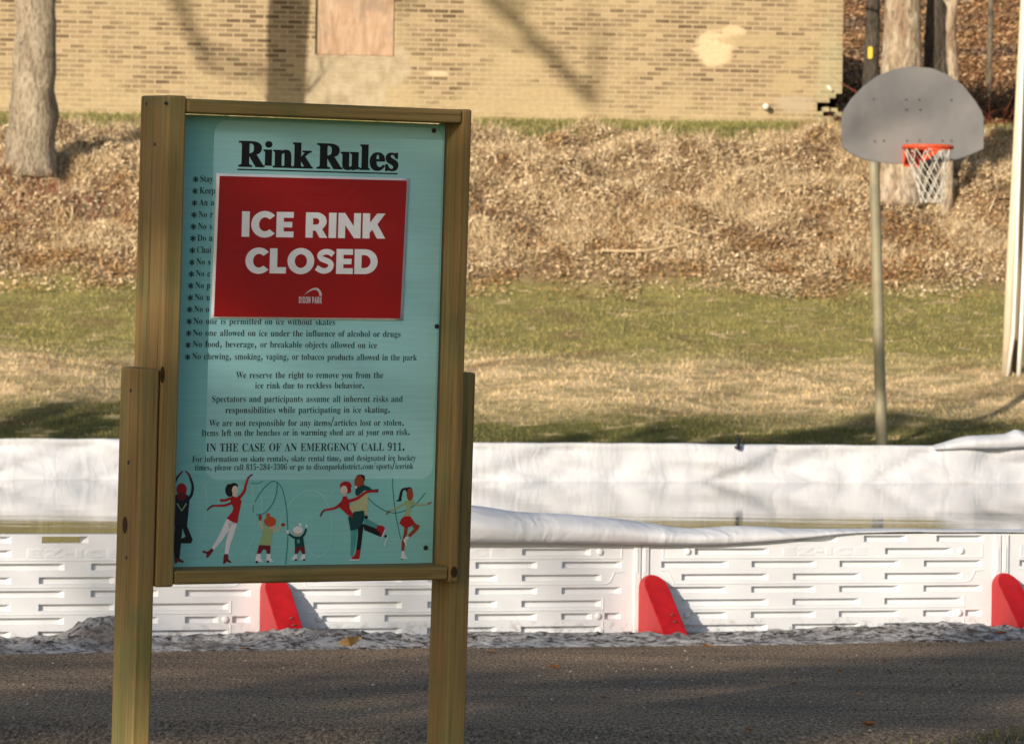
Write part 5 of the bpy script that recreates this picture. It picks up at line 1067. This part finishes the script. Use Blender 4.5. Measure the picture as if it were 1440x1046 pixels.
box(bm, -0.25, 0.25, 0.024, 0.07, 0.16, 0.24); box(bm, -0.25, 0.25, 0.024, 0.07, -0.24, -0.16); from_bm('support_arm', bm, polem.m, hoop)

# ------------------------------------------------------------------ trees
def bark(name, a, b, c, sc=5):
    m = M(name, 0.9, 0.15); v = m.co('Object', (1, 1, 0.35)); n1 = m.noise(v, sc, 5, 0.65, 0.6); n2 = m.noise(v, sc * 6, 4, 0.65, 0.3)
    col = m.ramp(n1, [(0.3, a), (0.5, b), (0.68, c)]); col = m.mix(1.0, col, m.ramp(n2, [(0.32, 0.42), (0.52, 1.0), (0.75, 1.25)]), 'MULTIPLY'); m.color(col).bump(m.math('ADD', n1, n2), 1.0, 0.06); return m.m
bark_pale = bark('pale grey bark', (0.24, 0.19, 0.135), (0.41, 0.34, 0.245), (0.52, 0.44, 0.33))
bark_syc = bark('flaking pale bark', (0.22, 0.125, 0.075), (0.42, 0.33, 0.23), (0.64, 0.55, 0.42), 3.2)
bark_dark = bark('dark bark', (0.05, 0.043, 0.035), (0.10, 0.085, 0.065), (0.15, 0.13, 0.10))
bark_grey = bark('grey green bark', (0.15, 0.12, 0.08), (0.24, 0.20, 0.14), (0.32, 0.27, 0.19))
def smooth_path(pts, k=6):
    pts = [Vector(p) for p in pts]; out = []; n = len(pts)
    for i in range(n - 1):
        p0, p1, p2, p3 = pts[max(i - 1, 0)], pts[i], pts[i + 1], pts[min(i + 2, n - 1)]
        for j in range(k):
            t = j / k; out.append(0.5 * ((2 * p1) + (p2 - p0) * t + (2 * p0 - 5 * p1 + 4 * p2 - p3) * t * t + (3 * p1 - p0 - 3 * p2 + p3) * t ** 3))
    return out + [pts[-1]]
def limbs(bm, p, d, r, ln, depth, rng):
    n = 5; pts = [p]; q = p.copy(); dd = d.copy()
    for i in range(n):
        dd = (dd + Vector((rng.uniform(-.18, .18), rng.uniform(-.18, .18), rng.uniform(-.06, .14)))).normalized(); q = q + dd * ln / n; pts.append(q.copy())
    tube(bm, pts, [r * (1 - 0.75 * i / n) + 0.003 for i in range(n + 1)], 6 if depth > 1 else 4, caps=False)
    if depth <= 0: return
    for i in range(2, n + 1):
        for _ in range(2 if i == n or depth > 1 else 1):
            ax = Vector((rng.uniform(-1, 1), rng.uniform(-1, 1), rng.uniform(-.3, .8))).normalized(); nd_ = (dd * 0.75 + ax * 0.75).normalized()
            limbs(bm, pts[i], nd_, r * (1 - 0.7 * i / n) * 0.7, ln * rng.uniform(0.5, 0.75), depth - 1, rng)
def tree(name, label, cat, stems, mat, group=None, extra=(), top=0.62, seed=1, depth=2, flare=1.5, nlimb=7, wob=0.12):
    """stems: list of (list of points, radius0, radius1, material)"""
    rng = random.Random(seed); base = Vector(stems[0][0][0]); root = empty(name, base); tag(root, label, cat, group)
    crown = bmesh.new()
    for si, (pts, r0, r1, mt) in enumerate(stems):
        pth = smooth_path([Vector(p) - base for p in pts], 8); n = len(pth)
        rs = [r0 + (r1 - r0) * i / (n - 1) for i in range(n)]
        for i in range(n):
            hgt = pth[i].z - pth[0].z; rs[i] *= 1 + (flare - 1) * math.exp(-hgt / (r0 * 2.2 + 0.02))
        bm = bmesh.new(); tube(bm, pth, rs, 22 if r0 > .15 else 10, wob=wob, seed=seed + si * 3.1); from_bm('trunk', bm, mt, root, True)
        for k in range(nlimb):
            i = int(n * (top + (1 - top) * k / nlimb)); i = min(i, n - 1); a = k * 2.4 + seed
            d = Vector((math.cos(a), math.sin(a), rng.uniform(0.4, 1.0))).normalized()
            limbs(crown, pth[i], d, rs[i] * 0.55, rng.uniform(1.6, 2.8) * (1 if r0 > .12 else .5), depth, rng)
    for pts, ra, rb_ in extra:
        pth = smooth_path([Vector(p) - base for p in pts], 6); n = len(pth); tube(crown, pth, [ra + (rb_ - ra) * i / (n - 1) for i in range(n)], 8)
        for i in range(n // 3, n, 2): limbs(crown, pth[i], Vector((rng.uniform(-.6, .8), rng.uniform(-.5, .5), rng.uniform(-.5, .7))).normalized(), rb_ * .8, rng.uniform(.7, 1.3), 1, rng)
    if nlimb: from_bm('crown', crown, stems[0][3], root, True)
    else: crown.free()
    return root
def gp_(px, py, Y): p = at(px, py, Y); p.z = gzf(p.x, p.y) - 0.06; return p
# left tree on the bank
TY = 56.45
b0 = gp_(43, 262, TY); tops = [at(47, 150, TY), at(50, 60, TY), at(51, -20, TY)]
tree('bare_tree', 'pale barked tree trunk on the bank at the left edge', 'tree', [([b0] + tops + [tops[-1] + Vector((0.1, 0.1, 2.5)), tops[-1] + Vector((0.2, 0.0, 6))], 0.295, 0.235, bark_pale)], bark_pale, None, wob=0.2, top=0.9, seed=3, flare=1.28)
b1 = gp_(68, 240, TY + 0.25)
tree('bare_tree', 'thin dark stem rising close beside the pale trunk at the left', 'tree', [([b1, at(70, 150, TY + .25), at(73, 50, TY + .25), at(74, -30, TY + .25), at(76, -120, TY + .25)], 0.038, 0.03, bark_dark)], bark_dark, None, seed=5, flare=1.2, nlimb=4, depth=1)
# multi stemmed tree behind the hoop
MY = 56.0
bA = gp_(1262, 283, MY); bB = gp_(1310, 284, MY + 0.35); bC = gp_(1330, 283, MY - 0.05)
top = lambda p, dx, dz: p + Vector((dx, 0.1, dz))
sA = [bA, at(1266, 200, MY), at(1268, 90, MY), at(1270, -10, MY)]; sA += [top(sA[-1], .1, 2.5), top(sA[-1], .3, 5.5)]
sB = [bB, at(1313, 200, MY + .45), at(1316, 90, MY + .5), at(1321, -10, MY + .55)]; sB += [top(sB[-1], .3, 2.5), top(sB[-1], .8, 5)]
sC = [bC, at(1334, 200, MY - .1), at(1341, 120, MY - .12), at(1338, 60, MY - .12), at(1343, -10, MY - .12)]; sC += [top(sC[-1], .4, 2), top(sC[-1], 1.0, 4)]
tree('multistem_tree', 'big multi stemmed tree with flaking pale bark behind the basketball hoop', 'tree', [(sA, 0.315, 0.17, bark_syc), (sB, 0.20, 0.12, bark_dark), (sC, 0.085, 0.06, bark_syc)], bark_syc, None, seed=8, flare=1.25, nlimb=6)  # middle stem: dark bark paints the shade thrown by the first stem
# blazed trunk
BY = 61.0
b2 = gp_(1222, 176, BY); s2_ = [b2, at(1225, 100, BY), at(1227, 40, BY), at(1229, -20, BY)]; s2_ += [top(s2_[-1], .1, 3), top(s2_[-1], .2, 6)]
tb = tree('bare_tree', 'dark trunk with a yellow paint blaze beside the corner of the brick building', 'tree', [(s2_, 0.125, 0.08, bark_dark)], bark_dark, None, seed=12, flare=1.2, nlimb=6, wob=0.05)
bm = bmesh.new(); pa = at(1222.5, 84, BY) - b2; pb2 = at(1223, 67, BY) - b2
for i in range(9):
    pass
prof_ = []; nseg = 8
V = []; 
for j in range(7):
    t_ = j / 6; c_ = pa.lerp(pb2, t_); c_.y = 0; wv_ = 0.034 * (1 if j not in (0, 6) else 0.7)
    ax_c = b2 + Vector((0, 0, 0)); cx_ = (at(1225.5, 76, BY) - b2).x
    for i in range(nseg):
        x_ = c_.x - wv_ + 2 * wv_ * i / (nseg - 1); dx_ = min(abs(x_ - cx_), 0.118); V.append((x_, -math.sqrt(max(0.128 ** 2 - dx_ ** 2, 0.0)) - 0.012, c_.z))
Fc = [(j * nseg + i, j * nseg + i + 1, (j + 1) * nseg + i + 1, (j + 1) * nseg + i) for j in range(6) for i in range(nseg - 1)]
bl = from_np('paint_blaze', V, Fc, flat('yellow blaze paint', (0.62, 0.46, 0.04), 0.6), tb, True)
# slim trees on the wooded hillside
def slim(px, pyb, Y, r, lean, label, mat, seed):
    b_ = gp_(px, pyb, Y); h = 7 + seed % 3
    pts = [b_, b_ + Vector((lean * .3, 0, 1.2)), b_ + Vector((lean * .7, 0, 3)), b_ + Vector((lean * 1.3, 0.1, h))]
    return tree('slim_tree', label, 'tree', [(pts, r, r * 0.6, mat)], mat, 'slim trees on the wooded hillside', seed=seed, flare=1.15, nlimb=4, depth=1, wob=0.06)
slim(1390, 140, 68.2, 0.055, 0.04, 'slim straight grey tree with its foot low on the leafy hillside', bark_grey, 21)
slim(1361, 23, 77.0, 0.12, -0.1, 'stouter pale tree at the top of the leafy hillside, left of its fellows', bark_pale, 22)
slim(1409, 18, 77.5, 0.07, 0.25, 'pale leaning sapling at the top of the leafy hillside, beside the slim grey tree', bark_pale, 23)
slim(1401, 6, 79.5, 0.075, -0.1, 'pale tree on the crest just behind the leaning sapling', bark_pale, 24)
for i, (px, Y, r) in enumerate(((1378, 86, .07), (1421, 83, .10), (1433, 88, .08), (1446, 84, .12), (1345, 90, .1), (1200, 84, .12), (1185, 90, .1), (1470, 80, .12), (1500, 86, .15))):
    slim(px, 0, Y, r, random.uniform(-.3, .3), 'dark bare tree on the far crest of the wooded hillside', bark_grey if i % 2 else bark_dark, 30 + i)
# shrubs, red twigs and the added dark twigs of the shadow band
def twig_clump(name, label, cx, cy, w, d, h, n, mat, seed, r=0.006):
    rng = random.Random(seed); bm = bmesh.new(); g0 = gzf(cx, cy)
    for i in range(n):
        x, y = rng.uniform(-w, w), rng.uniform(-d, d); z = gzf(cx + x, cy + y) - g0 - .03; p = Vector((x, y, z)); pts = [p]; a = rng.uniform(0, 6.28); l = h * rng.uniform(.4, 1.1)
        dd = Vector((math.cos(a) * .7, math.sin(a) * .5, 1)).normalized()
        for k in range(4):
            dd = (dd + Vector((rng.uniform(-.35, .35), rng.uniform(-.3, .3), rng.uniform(-.35, .1)))).normalized(); pts.append(pts[-1] + dd * l / 4)
        tube(bm, pts, [r, r * .85, r * .7, r * .55, r * .35], 4, caps=False)
    o = from_bm(name, bm, mat); o.location = (cx, cy, g0); tag(o, label, 'shrub'); return o
twig_r = flat('red brown twig', (0.26, 0.075, 0.04), 0.8, 0.2, 0.3, 9); twig_shadow = flat('shadow dark twig', (0.028, 0.019, 0.014), 0.9, 0.1, 0.3, 9); twig_b = flat('dark brown twig', (0.07, 0.045, 0.03), 0.85, 0.15, 0.3, 9)
p = at(1405, 165, 66.8); twig_clump('twig_clump', 'added dark twigs painting the shadow band at the foot of the leafy hillside right of the hoop', p.x, p.y, 1.5, 0.55, 0.85, 1100, twig_shadow, 41, 0.013)  # added twigs, coloured near black to paint the shadow band behind the building
p = at(1400, 190, 64.5); twig_clump('red_shrub', 'sparse red twigged shrub right of the backboard', p.x, p.y, .35, .25, 0.6, 30, twig_r, 42)
p = at(1315, 230, 57.0); twig_clump('vine', 'red brown vine twigs around the shaded stem behind the backboard', p.x, p.y, .16, .12, 1.9, 22, twig_r, 43, 0.008)
p = at(1190, 168, 62.4); twig_clump('brush_pile', 'dark brush beside the broken lower corner of the brick building', p.x + .12, p.y + .9, .22, .5, 0.4, 120, twig_b, 44, 0.010)
p = at(85, 330, 55.3); twig_clump('red_shrub', 'rust brown twiggy shrub low on the bank at the left', p.x, p.y, .9, .4, 0.42, 160, twig_r, 45)
p = at(1160, 205, 60.2); twig_clump('dry_weeds', 'reddish dry weeds near the bottom right of the brick wall', p.x, p.y, .35, .2, 0.35, 90, twig_r, 46, 0.005)
for px, py, px2, py2 in ((850, 352, 1010, 318), (930, 312, 990, 332), (990, 330, 1150, 250)):
    pass
# pale fallen branch on the bank
def bough(pxs, label, mat, r):
    pts = []
    for px, py in pxs:
        d = ray(px, py); best = None
        for Y in np.arange(53.5, 61, 0.05):
            p_ = Vector((0, 0, HC)) + d * (Y / d.y)
            if p_.z <= gzf(p_.x, p_.y) + 0.10: best = p_; break
        pts.append(best)
    o_ = pts[0]; bm = bmesh.new(); tube(bm, smooth_path([p_ - o_ for p_ in pts], 5), r, 7); o = from_bm('fallen_branch', bm, mat, None, True); o.location = o_; tag(o, label, 'branch')
pale_w = flat('pale dead wood', (0.52, 0.40, 0.24), 0.85, 0.15)
bough([(845, 352), (900, 353), (950, 345), (1000, 328), (1030, 315)], 'long pale fallen branch lying across the leafy bank', pale_w, 0.018)
bough([(925, 310), (955, 320), (985, 330)], 'short pale twig lying above the long branch on the bank', pale_w, 0.013)

# ------------------------------------------------------------------ poles at the right edge
GY = 47.2
tanw = M('peeled pole wood', 0.8, 0.2); tanw.color(tanw.ramp(tanw.noise(tanw.co('Object', (1, 1, .06)), 20, 4), [(0.3, (0.42, 0.31, 0.18)), (0.7, (0.56, 0.44, 0.28))]))
beige = flat('beige pipe', (0.66, 0.58, 0.43), 0.55, 0.3, 0.08, 5); whitep = flat('white conduit', (0.80, 0.78, 0.74), 0.45, 0.3, 0.05, 8)
def pole(name, label, cat, ptsx, r, mat, Y):
    pts = [gp_(ptsx[0][0], ptsx[0][1], Y)] + [at(a, b, Y) for a, b in ptsx[1:]]; b_ = pts[0]
    root = empty(name, b_); tag(root, label, cat)
    bm = bmesh.new(); tube(bm, [p_ - b_ for p_ in pts], r, 16); from_bm('shaft', bm, mat, root, True); return root, b_
pole('leaning_pole', 'wide beige leaning pole, leftmost at the right edge of the photo', 'pole', [(1415, 534), (1421, 400), (1429, 250), (1439, 60), (1448, -120)], 0.055, beige, GY)
r_, b_ = pole('wooden_pole', 'tan wooden pole with a dark band, behind the white conduits', 'pole', [(1427, 534), (1431, 400), (1438, 250), (1449, 60), (1460, -120)], 0.062, tanw.m, GY + 0.12)
bm = bmesh.new(); a = at(1426.7, 530, GY + .12) - b_; c = at(1428.0, 478, GY + .12) - b_; tube(bm, [a, c], 0.066, 16); from_bm('dark_band', bm, flat('dark tar band', (0.16, 0.10, 0.05), 0.7), r_, True)
pole('white_conduit', 'thin white conduit running up in front of the beige pole', 'conduit', [(1416, 529), (1425, 470), (1429, 380), (1431, 300), (1436, 150), (1444, -100)], 0.021, whitep, GY - 0.10)
pole('white_conduit', 'straight white conduit farthest right, cut by the photo edge', 'conduit', [(1432, 538), (1436, 470), (1441, 360), (1450, 150), (1462, -100)], 0.026, whitep, GY - 0.14)

# ------------------------------------------------------------------ trees out of frame that shade the sign, path and lawn
leafm = M('withered oak leaves', 0.85, 0.15); leafm.color(leafm.ramp(leafm.rnd(), [(0, (0.10, 0.06, 0.03)), (1, (0.26, 0.16, 0.07))]))
def shade_tree(x, y, label, h, crown, n, seed, size=0.13, r=0.2):
    rng = np.random.default_rng(seed); z0 = gzf(x, y); b_ = Vector((x, y, z0 - .05))
    root = tree('shade_tree', label, 'tree', [([b_, b_ + Vector((.05, .05, h * .4)), b_ + Vector((0, 0, h))], r, r * .35, bark_grey)], bark_grey, 'trees left of and behind the camera', seed=seed, nlimb=8, depth=2)
    P = []
    for cx_, cy_, cz_, rad, m_ in crown:
        d = rng.normal(0, 1, (m_, 3)); d /= np.linalg.norm(d, axis=1)[:, None]; d *= (rng.uniform(0, 1, m_) ** 0.45)[:, None] * rad
        cl_ = rng.integers(0, 9, m_); cc = rng.normal(0, 1, (9, 3)); cc /= np.linalg.norm(cc, axis=1)[:, None]; cc *= (rng.uniform(0.3, 1, 9) * rad)[:, None]
        P.append(cc[cl_] + d * 0.26 + np.array([cx_, cy_, cz_]))
    P = np.concatenate(P); m_ = len(P); N = rng.normal(0, 1, (m_, 3)); N /= np.linalg.norm(N, axis=1)[:, None]; T_ = np.cross(N, rng.normal(0, 1, (m_, 3))); T_ /= np.linalg.norm(T_, axis=1)[:, None]; B_ = np.cross(N, T_)
    s_ = (size * rng.uniform(.5, 1.3, m_))[:, None]; V = np.stack([P - T_ * s_, P - B_ * s_ * .6, P + T_ * s_, P + B_ * s_ * .6], 1)
    from_np('foliage', V, np.arange(4 * m_).reshape(m_, 4), leafm.m, root)
def src(x, y, z, t): p_ = Vector((x, y, z)) - SUNV * t; return p_
def SHADE():
    # oaks left of the camera: their thin crowns dapple the path, the boards and the sign
    def oak(lab, tgs, t, seed, size=0.13):
        P = [(src(x, y, z, t), r_, n_) for x, y, z, r_, n_ in tgs]; c_ = sum((p for p, _, _ in P), Vector()) / len(P); g_ = gzf(c_.x, c_.y)
        shade_tree(c_.x, c_.y, lab, max(p.z for p, _, _ in P) - g_, [(p.x - c_.x, p.y - c_.y, p.z - g_, r_, n_) for p, r_, n_ in P], 0, seed, size)
    oak('brown leaved oak left of the camera, its crown over the sign', [(-0.42, 8.4, 0.36, 0.62, 170), (-1.3, 9.9, 0.0, 0.8, 150), (-2.2, 11.4, 0.0, 0.7, 120), (-0.3, 10.6, 0.0, 0.6, 80)], 20.0, 60)
    oak('brown leaved oak left of the camera, the one farther along', [(0.5, 9.8, 0.0, 0.7, 130), (1.7, 10.2, 0.0, 0.8, 130), (0.7, 11.9, 0.0, 0.6, 100), (1.6, 12.4, 0.0, 0.6, 80), (2.6, 11.6, 0.0, 0.7, 150)], 21.5, 61)
    oak('oak beyond the left end of the rink, out of view', [(3.1, 42.6, 0.2, 0.8, 330), (4.3, 43.2, 0.2, 0.9, 420), (5.4, 42.3, 0.2, 0.9, 420), (4.6, 41.4, 0.1, 0.8, 300), (1.8, 42.2, 0.2, 0.7, 260), (0.5, 42.0, 0.2, 0.7, 230)], 27.0, 62, 0.16)
    oak('oak well left of the lawn, out of view', [(-5.3, 43.2, 0.2, 0.7, 190), (-4.3, 43.0, 0.2, 0.6, 220)], 22.0, 63, 0.16)
    # a big tree off to the left: two drooping limbs throw soft bars on the brick wall
    w_ = src(-7.6, 62.3, 8.6, 30.0); b_ = Vector((w_.x, w_.y, gzf(w_.x, w_.y) - .05)); up = lambda dx, z: b_ + Vector((dx, 0, z)); h_ = w_.z - b_.z
    W = lambda x, z: src(x, 62.3, z, 30.0)
    tree('shade_tree', 'tall bare tree with drooping limbs out of view left of the lawn', 'tree', [([b_, up(-.2, h_ * .4), up(-.1, h_ * .75), up(0.0, h_ + 3)], 0.36, 0.2, bark_grey)], bark_grey, 'trees left of and behind the camera',
         [([w_, W(-5.6, 8.6), W(-3.2, 8.0), W(-1.3, 7.0), W(-.2, 6.15), (W(.85, 5.05))], 0.18, 0.08), ([up(0, h_ - .8), W(-6.2, 7.4), W(-5.1, 6.5), W(-4.45, 5.25)], 0.13, 0.07)], top=0.9, seed=14, nlimb=3, depth=1, flare=1.3)
SHADE()
